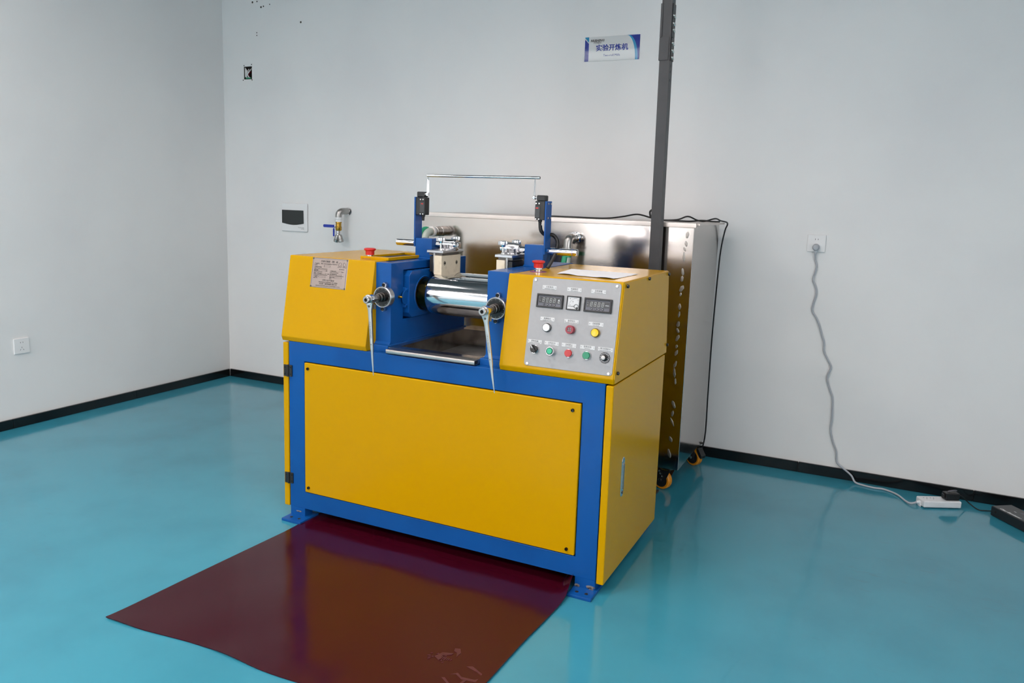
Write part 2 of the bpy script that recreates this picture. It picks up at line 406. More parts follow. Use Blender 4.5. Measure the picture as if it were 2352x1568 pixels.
# --- doors
door = MB().box(1.3735, 1.4, -.003, .664, .039, .7525, .0035, 3).build('side_door', 'yellow_paint', mill)
hb = []
n = 10
cy, r, z0, z1 = .148, .0155, .316, .464
out = [(cy+r*math.cos(math.pi+math.pi*k/n), z0+r+r*math.sin(math.pi+math.pi*k/n)) for k in range(n+1)] + [(cy+r*math.cos(math.pi*k/n), z1-r+r*math.sin(math.pi*k/n)) for k in range(n+1)]
MB().prism(out, 'x', 1.399, 1.4045, .0015, 1).build('door_handle', 'chrome', door)
MB().box(1.4035, 1.408, cy-.008, cy+.008, .345, .44, .002).build('handle_lever', 'steel', door)
MB().cyl((1.404, cy, .332), (1.4065, cy, .332), .005, 12).build('lock', 'steel_dark', door)
ldoor = MB().box(-.030, -.0035, -.002, .662, .046, .75, .0035, 3).build('side_door', 'yellow_paint', mill)
for z0, z1 in ((.609, .657), (.148, .194)):
    h = MB(); h.box(-.0225, -.0045, -.0075, -.0022, z0, z1, .001, 1).box(.0005, .0185, -.0055, -.0003, z0, z1, .001, 1)
    h.cyl((-.002, -.006, z0-.001), (-.002, -.006, z1+.001), .0048, 12)
    ho = h.build('hinge', 'black_plastic', ldoor)
    for zz in (z0+.01, z1-.01):
        for x in (-.0155, .0125): MB().cyl((x, -.0085 if x < 0 else -.0065, zz), (x, -.005, zz), .0028, 8).build('hinge_screw', 'black_gloss', ho)
# --- side housings with window
def housing(inner, sgn):
    """inner: X of the face towards the rolls, sgn=+1 left housing (body on -X side)"""
    a, c = inner-sgn*.1015, inner
    h = MB().ring((.095, .69, .757, 1.10), (.182, .60, .872, 1.068), 'x', a, c, .003).build('housing', 'blue_paint', mill)
    MB().box(min(a, c+sgn*.008), max(a, c+sgn*.008), .065, .694, .7535, .7805, .003).build('plinth', 'blue_paint', h)
    # weld fillet at the foot
    MB().prism([(.0945, .7805), (.0855, .7805), (.0945, .7895)], 'x', min(a, c), max(a, c)).build('weld_fillet', 'blue_paint', h)
    x1 = inner+sgn*.0215
    for y0, y1 in ((.19, .386), (.398, .592)):
        ch = .02
        poly = [(y0+ch, .877), (y1-ch, .877), (y1, .877+ch), (y1, 1.065-ch), (y1-ch, 1.065), (y0+ch, 1.065), (y0, 1.065-ch), (y0, .877+ch)]
        cb = MB().prism(poly, 'x', inner-sgn*.09, x1, .0015, 1).build('bearing_block', 'blue_paint', mill)
        yc = .305 if y0 < .3 else .468
        rg = MB(); rg.lathe([(.0705, 0), (.072, .002), (.0735, .002), (.075, 0)], (x1, yc, .965), (sgn, 0, 0), 40, cap=False); rg.build('bearing_ring', 'blue_paint', cb)
        MB().lathe([(.0685, -.001), (.0685, .0012)], (x1, yc, .965), (sgn, 0, 0), 36).build('bearing_seal', 'black_rubber', cb)
    # small keeper plate with two bolts at the window edge
    kp = MB().box(inner-sgn*.002, inner+sgn*.012, .178, .2, .918, 1.0, .0015, 1).build('keeper_plate', 'blue_paint', mill)
    MB().lathe([(.03, 0), (.03, .003), (.027, .004)], (inner+sgn*.009, .186, .959), (sgn, 0, 0), 24).build('keeper_boss', 'blue_paint', kp)
    for z in (.928, .99): MB().cyl((inner+sgn*.011, .187, z), (inner+sgn*.017, .187, z), .006, 6).build('keeper_bolt', 'blue_paint', kp)
    return h
n_before = set(o.name for o in mill.children)
hl = housing(.4385, 1); hr = housing(.8585, -1)
gn = MB().lathe([(.006, 0), (.006, .006), (.0035, .007), (.0035, .011), (.0045, .012), (.003, .018)], (.4365, .149, .964), (1, 0, 0), 12)
gn.build('grease_nipple', 'brass', mill)
# --- rolls
for yc, nm in ((.305, 'front'), (.468, 'rear')):
    ro = MB().lathe([(.074, 0), (.0775, .0015), (.0798, .006), (.08, .012), (.08, .324), (.0798, .33), (.0775, .3345), (.074, .336)], (.508, yc, .965), (1, 0, 0), 96).build('roll', 'chrome_roll', mill, angle=25)
    for x0, x1 in ((.40, .5085), (.8435, .93)):
        MB().lathe([(.0655, 0), (.0655, x1-x0)], (x0, yc, .965), (1, 0, 0), 40).build('journal', 'oily_journal', ro)
# --- adjusting dials
def dial(x, z=.965):
    b = MB().lathe([(.0405, 0), (.0415, .002), (.0415, .026), (.0395, .0285), (.037, .0285), (.037, .026)], (x, .095, z), (0, -1, 0), 48).build('adjusting_dial', 'cast_zinc', mill)
    MB().lathe([(.0372, .024), (.0372, .0275), (.012, .0278)], (x, .095, z), (0, -1, 0), 48).build('dial_face', 'black_gloss', b)
    tk = MB()
    for k in range(60):
        t = 2*math.pi*k/60; big = k % 5 == 0
        r0, r1 = (.0305 if big else .0332), .0352
        M = Matrix.Translation((x, .0669, z)) @ Matrix.Rotation(t, 4, 'Y')
        tk.box(-.00025 if not big else -.0005, .00025 if not big else .0005, -.0003, .0003, r0, r1, M=M)
    tk.build('dial_scale', 'digit_grey', b)
    for s in (1, -1):
        lug = MB().prism([(x+.003*s-.0075, z+s*.036), (x+.003*s+.0075, z+s*.036), (x+.003*s+.0075, z+s*.052), (x+.003*s, z+s*.0575), (x+.003*s-.0075, z+s*.052)][::s], 'y', .0745, .0945, .001, 1).build('dial_lug', 'cast_zinc', b)
        cap_screw((x+.003*s, .0745, z+s*.0475), (0, -1, 0), .0066, .005, b, 'black_gloss', 'dial_screw')
    MB().lathe([(.0185, 0), (.0185, .006), (.0175, .0065), (.0175, .022), (.0145, .024), (.0145, .034), (.0125, .035)], (x, .068, z), (0, -1, 0), 32).build('dial_hub', 'steel_dark', b)
    MB().cyl((x, .036, z), (x, -.022, z), .0095, 6).build('screw_shaft', 'steel', b)
dial(.4155, .9685); dial(.9085, .9685)
INNER1 = [o for o in mill.children if o.name not in n_before]

# --- left cover
def cover_profile(zt): return [(0, .757), (-.0075, .776), (.052, zt), (.64, zt), (.68, .757)]
lcover = MB().prism(cover_profile(1.106), 'x', -.034, .39, .0035, 3).build('gear_cover', 'yellow_paint', mill)
# hatch: raised yellow rim round a flat dark plate, the well's shade put into its colour
h0 = MB().ring((.265, .402, .125, .44), (.28, .39, .145, .425), 'z', 1.1045, 1.117, .002).build('hatch_rim', 'yellow_paint', mill)
MB().box(.2805, .3895, .1455, .4245, 1.1062, 1.1085).build('hatch_shade_plate', 'cardboard_dark', h0)
for y, z in ((.09, 1.09), (.62, 1.085), (.02, .79)): cap_screw((-.034, y, z), (-1, 0, 0), .006, .006, lcover)
# --- nameplate on the slanted face
T = Vector((0, .052+.0075, 1.106-.776)).normalized()
ORI = Vector((0, -.005, .788)); TS = Vector((0, .17972, .98372))
SL = plane_frame(ORI, (1, 0, 0), TS)            # control-cabinet slope: u = X, v up the slope, w outwards
SLL = plane_frame(Vector((0, -.0075, .776)) + Vector((0, 0, 0)), (1, 0, 0), T)
NP = SLL @ Matrix.Translation((.175, .273, 0))
npl = MB(NP).box(-.0885, .0885, -.0605, .0605, -.001, .0012, .0008, 1).build('nameplate', 'nameplate_steel', mill)
MB(NP).ring((-.085, .085, -.0575, .0575), (-.0842, .0842, -.0567, .0567), 'z', .001, .0016).build('nameplate_border', 'print_black', npl)
for u in (-.0845, .0845):
    for v in (-.0562, .0562): MB(NP).lathe([(.0034, 0), (.0034, .0016), (.002, .0026)], (u, v, .001), (0, 0, 1), 10).build('rivet', 'steel_dark', npl)
lt = MB(NP); w = .0014
write(lt, '开放式橡胶（塑）机', -.003, .046, .0095, w)
write(lt, 'MILL FOR RUBBER & PLASTICS', -.003, .0365, .0062, w)
for txt, u, v, s in (('产品型号', -.0765, .0355, .0062), ('MODEL', -.0765, .0295, .0045), ('主要技术参数', -.0765, .022, .0062), ('MAIN TECHNICAL SPECIFICATION', -.0765, .0155, .0043),
                     ('辊筒规格', -.0765, .009, .0058), ('SPECIFICATION OF ROLL', -.0765, .0032, .0038), ('前辊工作线速度', -.0765, -.0032, .0058), ('WORKING LINEAR SPEED OF FRONT ROLL', -.0765, -.0088, .0036),
                     ('产品编号', -.0765, -.0155, .0058), ('SERIAL NO.', -.0765, -.0215, .0042),
                     ('主电机功率', .004, .009, .0058), ('POWER OF MAIN MOTOR', .004, .0032, .0036), ('前后辊筒速比', .004, -.0032, .0058), ('FRICTION RATIO OF FRONT AND REAR ROLL', .004, -.0088, .0034), ('制造日期', .004, -.0155, .0058), ('DATE', .004, -.0215, .0042)):
    write(lt, txt, u, v, s, w, align='LEFT')
write(lt, 'mm', -.012, .009, .005, w); write(lt, 'm/min', -.003, -.0035, .004, w); write(lt, 'kW', .068, .008, .005, w)
write(lt, '中华人民共和国', 0, -.0295, .0078, w, spacing=1.15)
write(lt, "THE PEOPLE'S REPUBLIC OF CHINA", 0, -.0375, .006, w)
write(lt, '大连第二橡塑机械有限公司', 0, -.0445, .007, w, spacing=1.1)
write(lt, 'DALIAN SECOND RUBBER AND PLASTICS MACHINERY CO.,LTD.', 0, -.052, .0042, w)
write(lt, 'ER XIANG', .061, .0185, .0055, w)
for (u0, u1, v0, v1) in ((-.028, .003, .0245, .0315), (-.05, -.0145, .006, .0115), (-.034, -.0145, -.0065, -.001), (-.05, -.016, -.0185, -.0125), (.034, .064, .006, .0115), (.038, .062, -.0065, -.001), (.03, .064, -.0185, -.0125)):
    lt.ring((u0, u1, v0, v1), (u0+.0006, u1-.0006, v0+.0006, v1-.0006), 'z', .0012, .0016)
# emblem: two facing animal figures in a trapezoid outline
for s in (1, -1):
    e = [(.004, .0), (.006, .008), (.0045, .013), (.010, .0165), (.015, .014), (.0165, .008), (.0195, -.004), (.014, -.004), (.0125, .003), (.009, .0045), (.0085, -.004), (.005, -.004)]
    pts = [(.061+s*a, .0295+b, .0014) for a, b in e]
    for p0, p1 in zip(pts, pts[1:]+pts[:1]): lt.cyl(p0, p1, .0005, 4)
lt.build('lettering', 'print_black', npl)

# --- control cabinet
ZT = 1.100
cp_ = [(0, .757), (-.0073, .776), (.052, ZT), (.64, ZT), (.68, .757)]
cab = MB().prism(cp_, 'x', .9705, 1.3985, .0035, 3).build('control_cabinet', 'yellow_paint', mill)
ip = [(.0035, .7595), (-.0035, .7765), (.0555, ZT-.0035), (.638, ZT-.0035), (.677, .7595)]
side = MB().prism(ip, 'x', 1.398, 1.4015, .0008, 1).build('side_plate', 'yellow_paint', mill)
for y, z in ((.079, 1.084), (.344, 1.090), (.628, 1.087), (.671, .793), (.021, .794)): cap_screw((1.4015, y, z), (1, 0, 0), .0062, .0075, side)
# --- control panel (u = X, v = along the slope)
def rrect(u0, u1, v0, v1, r, n=5):
    P = []
    for cx_, cy_, a0 in ((u1-r, v1-r, 0), (u0+r, v1-r, 90), (u0+r, v0+r, 180), (u1-r, v0+r, 270)):
        for k in range(n+1):
            t = math.radians(a0+90*k/n); P.append((cx_+r*math.cos(t), cy_+r*math.sin(t)))
    return P
pan = MB(SL).prism(rrect(1.0675, 1.3925, -.001, .3115, .011), 'z', -.002, .0022, .0006, 1).build('control_panel', 'brushed_plate', mill)
for u, v in ((1.079, .3015), (1.3775, .3015), (1.3805, .0065), (1.0805, .0065)):
    MB(SL).lathe([(.0054, 0), (.0054, .0014), (.0044, .003), (.0018, .0032)], (u, v, .002), (0, 0, 1), 18).build('panel_screw', 'bolt_zinc', pan)
LAB = [(1.1339, .278, '主机电流', 'MAIN ENGINE CURRENT'), (1.2268, .2777, '电源电压', 'SUPPLY VOLTAGE'), (1.3144, .2778, '主机速度', 'MAIN ENGINE SPEED'),
       (1.1387, .1678, '电源指示', 'POWER INDICATION'), (1.2284, .1677, '急停指示', 'EMERGENCY STOP INDICATION'), (1.3178, .167, '主机故障', 'HOST FAILURE'),
       (1.1004, .0852, '控制电源', 'CONTROL POWER SUPPLY'), (1.1648, .0852, '主机启动', 'HOST STARTING'), (1.2289, .0856, '主机停止', 'HOST STOPPING'), (1.2965, .0859, '反转点动', 'REVERSE JOG'), (1.3605, .0859, '慢·主机调速·快', 'SLOW MAIN ENGINE FAST')]
for k, (u, v, zh, en) in enumerate(LAB):
    lo = MB(SL).box(u-.0265, u+.0265, v-.0066, v+.0066, .002, .0034, .0004, 1).build('label_plate', 'label_white', mill)
    tx = MB(SL); write(tx, zh, u, v+.0016, .0070 if k < 10 else .0056, .0036); write(tx, en, u, v-.0042, .0034, .0036)
    tx.build('label_lettering', 'label_ink', lo)
    for s in (-1, 1): MB(SL).cyl((u+s*.0225, v, .0034), (u+s*.0225, v, .0042), .0013, 8).build('label_rivet', 'print_grey', lo)
def seven_seg(mb, u, v, w_, h_, z):
    t = .0016; sl = .12
    def q(a, b, c, d):
        P = [(a, c), (b, c), (b, d), (a, d)]
        mb.prism([(u+x+(y)*sl, v+y) for x, y in P], 'z', z, z+.0003)
    W2, H2 = w_/2, h_/2
    q(-W2, W2, H2-t, H2); q(-W2, W2, -t/2, t/2); q(-W2, W2, -H2, -H2+t)
    for s in (-1, 1):
        x = s*W2-(t if s > 0 else 0)
        q(x, x+t, .0006, H2-t-.0004); q(x, x+t, -H2+t+.0004, -.0006)
def digital_meter(u, unit):
    u0, u1, v0, v1 = u-.049, u+.049, .2065, .2545
    b = MB(SL).ring((u0, u1, v0, v1), (u0+.0055, u1-.0055, v0+.006, v1-.0065), 'z', .002, .011, .0012).build('digital_meter', 'black_plastic', mill)
    MB(SL).box(u0+.005, u1-.005, v0+.0055, v1-.006, .0022, .008).build('meter_fascia', 'grey_bezel', b)
    MB(SL).box(u0+.009, u1-.0085, v0+.0165, v1-.0105, .0078, .0086).build('display_window', 'black_gloss', b)
    dg = MB(SL)
    for k in range(4): seven_seg(dg, u0+.0265+k*.0135, v0+.0272, .0078, .0152, .0087)
    write(dg, 'PV', u0+.0135, v0+.0315, .004, .0088); write(dg, 'AL', u0+.0135, v0+.0245, .004, .0088)
    dg.build('display_digits', 'digit_grey', b)
    un = MB(SL)
    if unit == 'A': write(un, 'A', u1-.0145, v0+.0285, .010, .0088, bold=.0003); write(un, '~', u1-.0145, v0+.0212, .013, .0088, bold=.0003)
    else: write(un, 'r/min', u1-.0155, v0+.026, .0062, .0088)
    un.build('unit_mark', 'print_white', b)
    for k in range(4):
        kb = MB(SL).lathe([(.0036, 0), (.0036, .001), (.003, .0018)], (u0+.029+k*.0132, v0+.0115, .0078), (0, 0, 1), 14).build('meter_key', 'black_gloss', b)
        kx, ky = u0+.029+k*.0132, v0+.0115
        g = {0: [(-.0015, .0005), (.0015, .0012), (.0015, -.0005)], 1: [(-.0016, 0), (.001, .0015), (.001, -.0015)], 2: [(-.0014, .0008), (.0014, .0008), (0, -.0016)], 3: [(-.0014, -.0008), (.0014, -.0008), (0, .0016)]}[k]
        MB(SL).prism([(kx+a, ky+c) for a, c in g], 'z', .0096, .0099).build('key_mark', 'print_white', b)
digital_meter(1.1418, 'A'); digital_meter(1.318, 'r/min')
am = MB(SL).ring((1.205, 1.2548, .2068, .2553), (1.2088, 1.251, .2106, .2515), 'z', .002, .011, .001).build('analogue_meter', 'black_plastic', mill)
MB(SL).box(1.208, 1.252, .2098, .2523, .0022, .0085).build('meter_dial', 'label_white', am)
dm = MB(SL)
pc = Vector((1.2415, .2205))
for k in range(31):
    t = math.radians(90+90*k/30); r0, r1 = .0265, (.0285 if k % 5 else .0298)
    dm.prism([(pc.x+r0*math.cos(t-.006), pc.y+r0*math.sin(t-.006)), (pc.x+r1*math.cos(t-.006), pc.y+r1*math.sin(t-.006)), (pc.x+r1*math.cos(t+.006), pc.y+r1*math.sin(t+.006)), (pc.x+r0*math.cos(t+.006), pc.y+r0*math.sin(t+.006))], 'z', .0085, .0088)
write(dm, 'V', 1.217, .2455, .007, .0087); write(dm, '450', 1.2465, .2425, .0042, .0087); write(dm, '300', 1.228, .236, .0035, .0087); write(dm, '100', 1.2185, .224, .0035, .0087)
dm.build('meter_scale', 'print_grey', am)
nd = MB(SL).prism([(1.2125, .2188), (1.234, .2196), (1.234, .2214), (1.2125, .2194)], 'z', .0089, .0094); nd.build('needle', 'print_black', am)
MB(SL).lathe([(.0066, 0), (.0078, 0), (.0078, .0012), (.0066, .0012), (.0066, 0)], (1.2415, .2205, .0086), (0, 0, 1), 24, cap=False).build('needle_hub', 'print_black', am)
MB(SL).lathe([(.0037, 0), (.0037, .002), (.002, .0026)], (1.2445, .2145, .0086), (0, 0, 1), 16).build('zero_screw', 'black_gloss', am)
def round_part(name, u, v, prof, m, parent=mill, seg=28):
    return MB(SL).lathe(prof, (u, v, .002), (0, 0, 1), seg).build(name, m, parent)
b = round_part('indicator_lamp', 1.1413, .138, [(.0152, 0), (.0155, .004), (.0145, .005)], 'black_gloss'); round_part('lens', 1.1413, .138, [(.0138, .004), (.0138, .0105), (.0125, .0125), (.004, .0135)], 'lamp_white', b)
round_part('lens_ring', 1.1413, .138, [(.0138, .0088), (.0144, .0092), (.0144, .0112), (.0132, .0116)], 'black_gloss', b)
b = round_part('buzzer', 1.2295, .1395, [(.0152, 0), (.0152, .0145), (.0142, .017), (.0085, .017), (.0085, .0145)], 'red_dark')
for k in range(4):
    t0 = math.radians(90*k+14); t1 = math.radians(90*k+76)
    MB(SL).prism([(1.2295+.0012*math.cos((t0+t1)/2), .1395+.0012*math.sin((t0+t1)/2))] + [(1.2295+.0078*math.cos(t0+(t1-t0)*i/5), .1395+.0078*math.sin(t0+(t1-t0)*i/5)) for i in range(6)], 'z', .0165, .0180).build('buzzer_grille', 'print_grey', b)
b = round_part('indicator_lamp', 1.320, .138, [(.0152, 0), (.0155, .004), (.0145, .005)], 'brass'); round_part('lens', 1.320, .138, [(.0138, .004), (.0138, .011), (.0125, .0128), (.004, .0136)], 'lamp_yellow', b)
round_part('lens_ring', 1.320, .138, [(.0138, .0088), (.0146, .0092), (.0146, .0112), (.0132, .0116)], 'cardboard_dark', b)
# selector switch
b = round_part('selector_switch', 1.1035, .0590, [(.0152, 0), (.0155, .006), (.0145, .0075)], 'chrome')
round_part('knob_base', 1.1035, .0590, [(.0135, .006), (.0132, .013), (.0125, .014)], 'black_plastic', b)
Mk = SL @ Matrix.Translation((1.1035, .0590, .012)) @ Matrix.Rotation(math.radians(32), 4, 'Z')
MB(Mk).prism([(-.0055, -.0135), (.0055, -.0135), (.0045, .0155), (-.0045, .0155)], 'z', 0, .011, .0015, 1).build('knob_grip', 'black_plastic', b)
MB(Mk).box(-.0014, .0014, .003, .015, .0108, .0116).build('knob_mark', 'print_white', b)
def push(u, v, m, ring_m='chrome', tall=0):
    b = round_part('push_button', u, v, [(.0152, 0), (.0152, .005+tall), (.0138, .007+tall)], ring_m)
    round_part('button_cap', u, v, [(.0132, .005+tall), (.0132, .0115+tall), (.0118, .0135+tall), (.003, .0138+tall)] if not tall else [(.0105, .006+tall), (.0105, .0092+tall), (.0095, .0102+tall), (.003, .0104+tall)], m, b)
    if tall: round_part('button_collar', u, v, [(.0130, .002+tall), (.0130, .0085+tall), (.0108, .0088+tall), (.0108, .0075+tall)], 'black_plastic', b)
    return b
push(1.1668, .0584, 'button_green_lens', 'chrome', .012); push(1.232, .0588, 'button_red'); push(1.2975, .0586, 'button_green')
# speed potentiometer with scale plate
b = round_part('speed_dial', 1.3612, .058, [(.0186, 0), (.0186, .0018), (.0176, .0026)], 'black_gloss')
tk = MB(SL)
for k in range(11):
    t = math.radians(225-27*k)
    M = Matrix.Translation((1.3612, .058, .0046)) @ Matrix.Rotation(t-math.pi/2, 4, 'Z'); tk.box(-.0005, .0005, .0135, .0163, 0, .0003, M=M)
write(tk, 'SPEED', 1.3612, .0445, .0038, .0048); tk.build('dial_scale', 'print_white', b)
round_part('dial_knob', 1.3612, .058, [(.0118, .0025), (.0108, .0035), (.0088, .005), (.0082, .018), (.0076, .019)], 'black_plastic', b)
round_part('knob_cap', 1.3612, .058, [(.0074, .0185), (.0074, .0195), (.0066, .02), (.0008, .02)], 'steel', b)
MB(SL @ Matrix.Translation((1.3612, .058, .0056)) @ Matrix.Rotation(math.radians(-8), 4, 'Z')).box(.0085, .0135, -.0005, .0005, 0, .001).build('pointer', 'print_white', b)

# --- emergency stops
def estop(x, y, z):
    b = MB().lathe([(.031, 0), (.031, .001)], (x, y, z), (0, 0, 1), 32).build('emergency_stop', 'purple_ring', mill)
    MB().lathe([(.0152, .001), (.0152, .008), (.0135, .009), (.0135, .016)], (x, y, z), (0, 0, 1), 24).build('stop_collar', 'chrome', b)
    MB().lathe([(.0175, .0155), (.0178, .030), (.0185, .032), (.0232, .0345), (.0242, .0375), (.0235, .0405), (.018, .0428), (.004, .0435)], (x, y, z), (0, 0, 1), 32).build('mushroom_head', 'red_plastic', b)
estop(.296, .148, 1.1062); estop(1.026, .185, ZT)

n_before = set(o.name for o in mill.children)
# --- guide supports, rods, limit switches and safety bar
def support(m):
    f_ = (lambda x: x) if not m else mirror
    bx0, bx1 = sorted((f_(.361), f_(.443)))
    br = MB().box(bx0, bx1, .385, .455, 1.099, 1.186, .0025).build('rod_bracket', 'blue_paint', mill)
    s = 1 if not m else -1
    MB().tube([(bx0, .383, 1.102), (bx1, .383, 1.102)], .0035, 8, 1).build('weld_bead', 'blue_paint', br)
    xo = f_(.361)
    pl = MB().box(xo-s*.0065, xo-s*.0005, .382, .437, 1.15, 1.357, .001, 1).build('switch_bar', 'blue_paint', mill)
    for y in (.396, .422):
        MB().cyl((xo-s*.006, y, 1.166), (xo-s*.013, y, 1.166), .0068, 6).build('bar_bolt', 'blue_paint', pl)
        for z in (1.347, 1.292): MB().cyl((xo-s*.006, y+.002, z), (xo-s*.0095, y+.002, z), .0042, 8).build('bar_screw', 'bolt_zinc', pl)
    x0 = xo+s*.0005
    sw = MB().box(x0, x0+s*.042, .384, .424, 1.283, 1.356, .002, 1).build('limit_switch', 'black_plastic', mill)
    MB().box(x0+s*.002, x0+s*.038, .387, .421, 1.3562, 1.379, .003, 1).build('switch_head', 'black_plastic', sw)
    fx0, fx1 = x0+s*.022, x0+s*.0435
    MB().box(x0+s*.0205, x0+s*.041, .3815, .3845, 1.292, 1.336, .0008, 1).build('switch_cover', 'device_top', sw)
    MB().box(x0+s*.027, x0+s*.037, .3808, .3818, 1.327, 1.3315).build('switch_badge', 'red_plastic', sw)
    for z in (1.347, 1.287):
        for a in (.024, .0365): MB().cyl((x0+s*a, .384, z), (x0+s*a, .3815, z), .0028, 8).build('cover_screw', 'bolt_zinc', sw)
    MB().lathe([(.0085, 0), (.0085, .006), (.0062, .006), (.007, .009), (.0058, .011), (.0066, .014), (.0055, .017), (.006, .02), (.005, .024)], (x0+s*.026, .402, 1.283), (0, 0, -1), 14).build('cable_gland', 'black_rubber', sw)
    # lever
    xl = f_(.4125)
    lv = MB(); lv.cyl((x0+s*.03, .395, 1.369), (xl+s*.002, .395, 1.369), .0045, 12)
    lv.build('lever_shaft', 'cast_zinc', sw)
    lv = MB(); lv.box(xl-.0045, xl+.0045, .388, .402, 1.362, 1.376, .001, 1)
    for y in (.390, .400): lv.tube([(xl, y, 1.376), (xl, y, 1.425), (xl, .395, 1.441)], .0018, 6, 1)
    lv.lathe([(.0075, -.005), (.0075, .005)], (xl, .395, 1.369), (1, 0, 0), 14)
    lv.build('lever', 'chrome', sw)
    # rod through the bracket
    rx = (.250, .56) if not m else (f_(.56), 1.083)
    MB().cyl((rx[0], .415, 1.163), (rx[1], .415, 1.163), .0138, 32, ch=.0015).build('guide_rod', 'chrome', mill)
support(False); support(True)
sb = MB().cyl((.408, .395, 1.4455), (.921, .395, 1.4455), .0055, 16, ch=.0008).build('safety_bar', 'chrome', mill)
MB().lathe([(.01395, 0), (.01395, .0016)], (1.063, .415, 1.163), (1, 0, 0), 24, cap=False).build('rod_mark', 'blue_handle', mill)
# conduit from the right limit switch into the cabinet
cd = MB(); pts = [(.926, .402, 1.262), (.930, .405, 1.24), (.945, .42, 1.225), (.962, .445, 1.226), (.985, .44, 1.205), (.9935, .42, 1.175), (.988, .395, 1.135), (.975, .375, 1.1)]
cd.tube(pts, .0075, 12, 8); cd.build('switch_cable', 'black_rubber', mill)
# material guides
def guide(m):
    f_ = (lambda x: x) if not m else mirror
    s = -1 if m else 1
    xa, xb = f_(.495), f_(.531)
    # nylon block, lower edge cut to both rolls
    yr0, yr1, R_ = .305, .468, .0808
    prof = [(.318, 1.123), (.318, 1.0448)]
    for k in range(13):
        y = .322 + (.386-.322)*k/12; prof.append((y, .965+math.sqrt(max(R_*R_-(y-yr0)**2, 0))))
    for k in range(13):
        y = .388 + (.468-.388)*k/12; prof.append((y, .965+math.sqrt(max(R_*R_-(y-yr1)**2, 0))))
    prof += [(.474, 1.0455), (.474, 1.123)]
    g = MB().prism(prof, 'x', min(xa, xb), max(xa, xb)).build('guide_block', 'cream_nylon', mill, angle=30)
    for y, z in ((.343, 1.092), (.441, 1.091)):
        MB().lathe([(.0085, -.0004), (.0085, .0004), (.006, .0004), (.006, -.0004)], (xb, y, z), (s, 0, 0), 18).build('block_screw', 'steel_dark', g)
        MB().lathe([(.0045, 0), (.0045, .0009)], (xb, y, z), (s, 0, 0), 6).build('screw_socket', 'dark_gap', g)
    pl = MB(); xc = xa-s*.009
    pl.box(xc, xa, .325, .468, 1.049, 1.135, .001, 1)
    pl.build('backing_plate', 'steel', mill)
    tp = MB().box(f_(.462), f_(.538), .314, .488, 1.1335, 1.1445, .0015, 1).build('guide_plate', 'cast_zinc', mill)
    MB().box(f_(.466), f_(.528), .328, .464, 1.124, 1.1337).build('adjust_rack', 'steel_dark', tp)
    for _ in (0,):
        sp = MB().ring((.33, .465, 1.055, 1.118), (.34, .38, 1.07, 1.10), 'x', min(xc, xc-s*.018), max(xc, xc-s*.018)).build('slotted_plate', 'black_plastic', mill)
        for y in (.352, .42): MB().lathe([(.009, 0), (.009, .0015), (.005, .0015), (.005, .0002)], (xc-s*.018, y, 1.085), (-s, 0, 0), 14).build('slot_nut', 'dark_gap', sp)
    # clamp sleeve on the rod
    cl = MB(); x0 = f_(.475)
    cl.lathe([(.019, 0), (.0205, .003), (.0205, .012), (.0235, .018), (.0235, .048), (.0255, .052), (.0255, .068), (.022, .072)], (x0, .415, 1.165), (s, 0, 0), 32)
    clo = cl.build('rod_clamp', 'cast_zinc' if m else 'chrome', mill)
    ft = MB(); ft.lathe([(.026, 0), (.024, .004), (.018, .007), (.019, .013), (.022, .02)], (f_(.505), .402, 1.1445), (0, 0, 1), 28); ft.build('clamp_foot', 'cast_zinc', clo)
    xe = f_(.475)+s*.072
    MB().lathe([(.0105, -.001), (.0105, .002), (.0085, .0035), (.006, .0035), (.006, .0005)], (xe, .415, 1.165), (s, 0, 0), 20).build('clamp_screw', 'steel', clo)
    MB().lathe([(.0055, 0), (.0055, .0014)], (xe, .415, 1.165), (s, 0, 0), 6).build('clamp_socket', 'dark_gap', clo)
    for y in (.338, .462):
        x = f_(.514)
        st = MB(); st.cyl((x, y, 1.12), (x, y, 1.185), .0042, 12); st.lathe([(.0075, 0), (.0075, .007), (.006, .008)], (x, y, 1.1447), (0, 0, 1), 6)
        sto = st.build('adjust_stud', 'bolt_zinc', tp)
        kn = []
        N = 56
        for k in range(N):
            t = 2*math.pi*k/N; kn.append((x+(.0178+.0022*math.cos(7*t))*math.cos(t), y+(.0178+.0022*math.cos(7*t))*math.sin(t)))
        kb = MB().prism(kn, 'z', 1.181, 1.1955, .0016, 2); kb.lathe([(.0135, .0145), (.012, .0165), (.004, .0172)], (x, y, 1.181), (0, 0, 1), 20)
        kb.lathe([(.009, 0), (.011, .008)], (x, y, 1.174), (0, 0, 1), 16)
        kb.build('star_knob', 'chrome', tp)
guide(False); guide(True)
for o in INNER1 + [o for o in mill.children if o.name not in n_before]: o.location += Vector((.0215, -.035, .0025))

# ------------------------------------------------------------------ drip tray
tray = thing('drip_tray', (.68, .34, .72), 'shallow stainless steel drip tray lying under the two rolls', 'tray')
tr = MB()
X0, X1, Y0, Y1, ZTt, ZBt = .498, .856, .075, .592, .778, .708
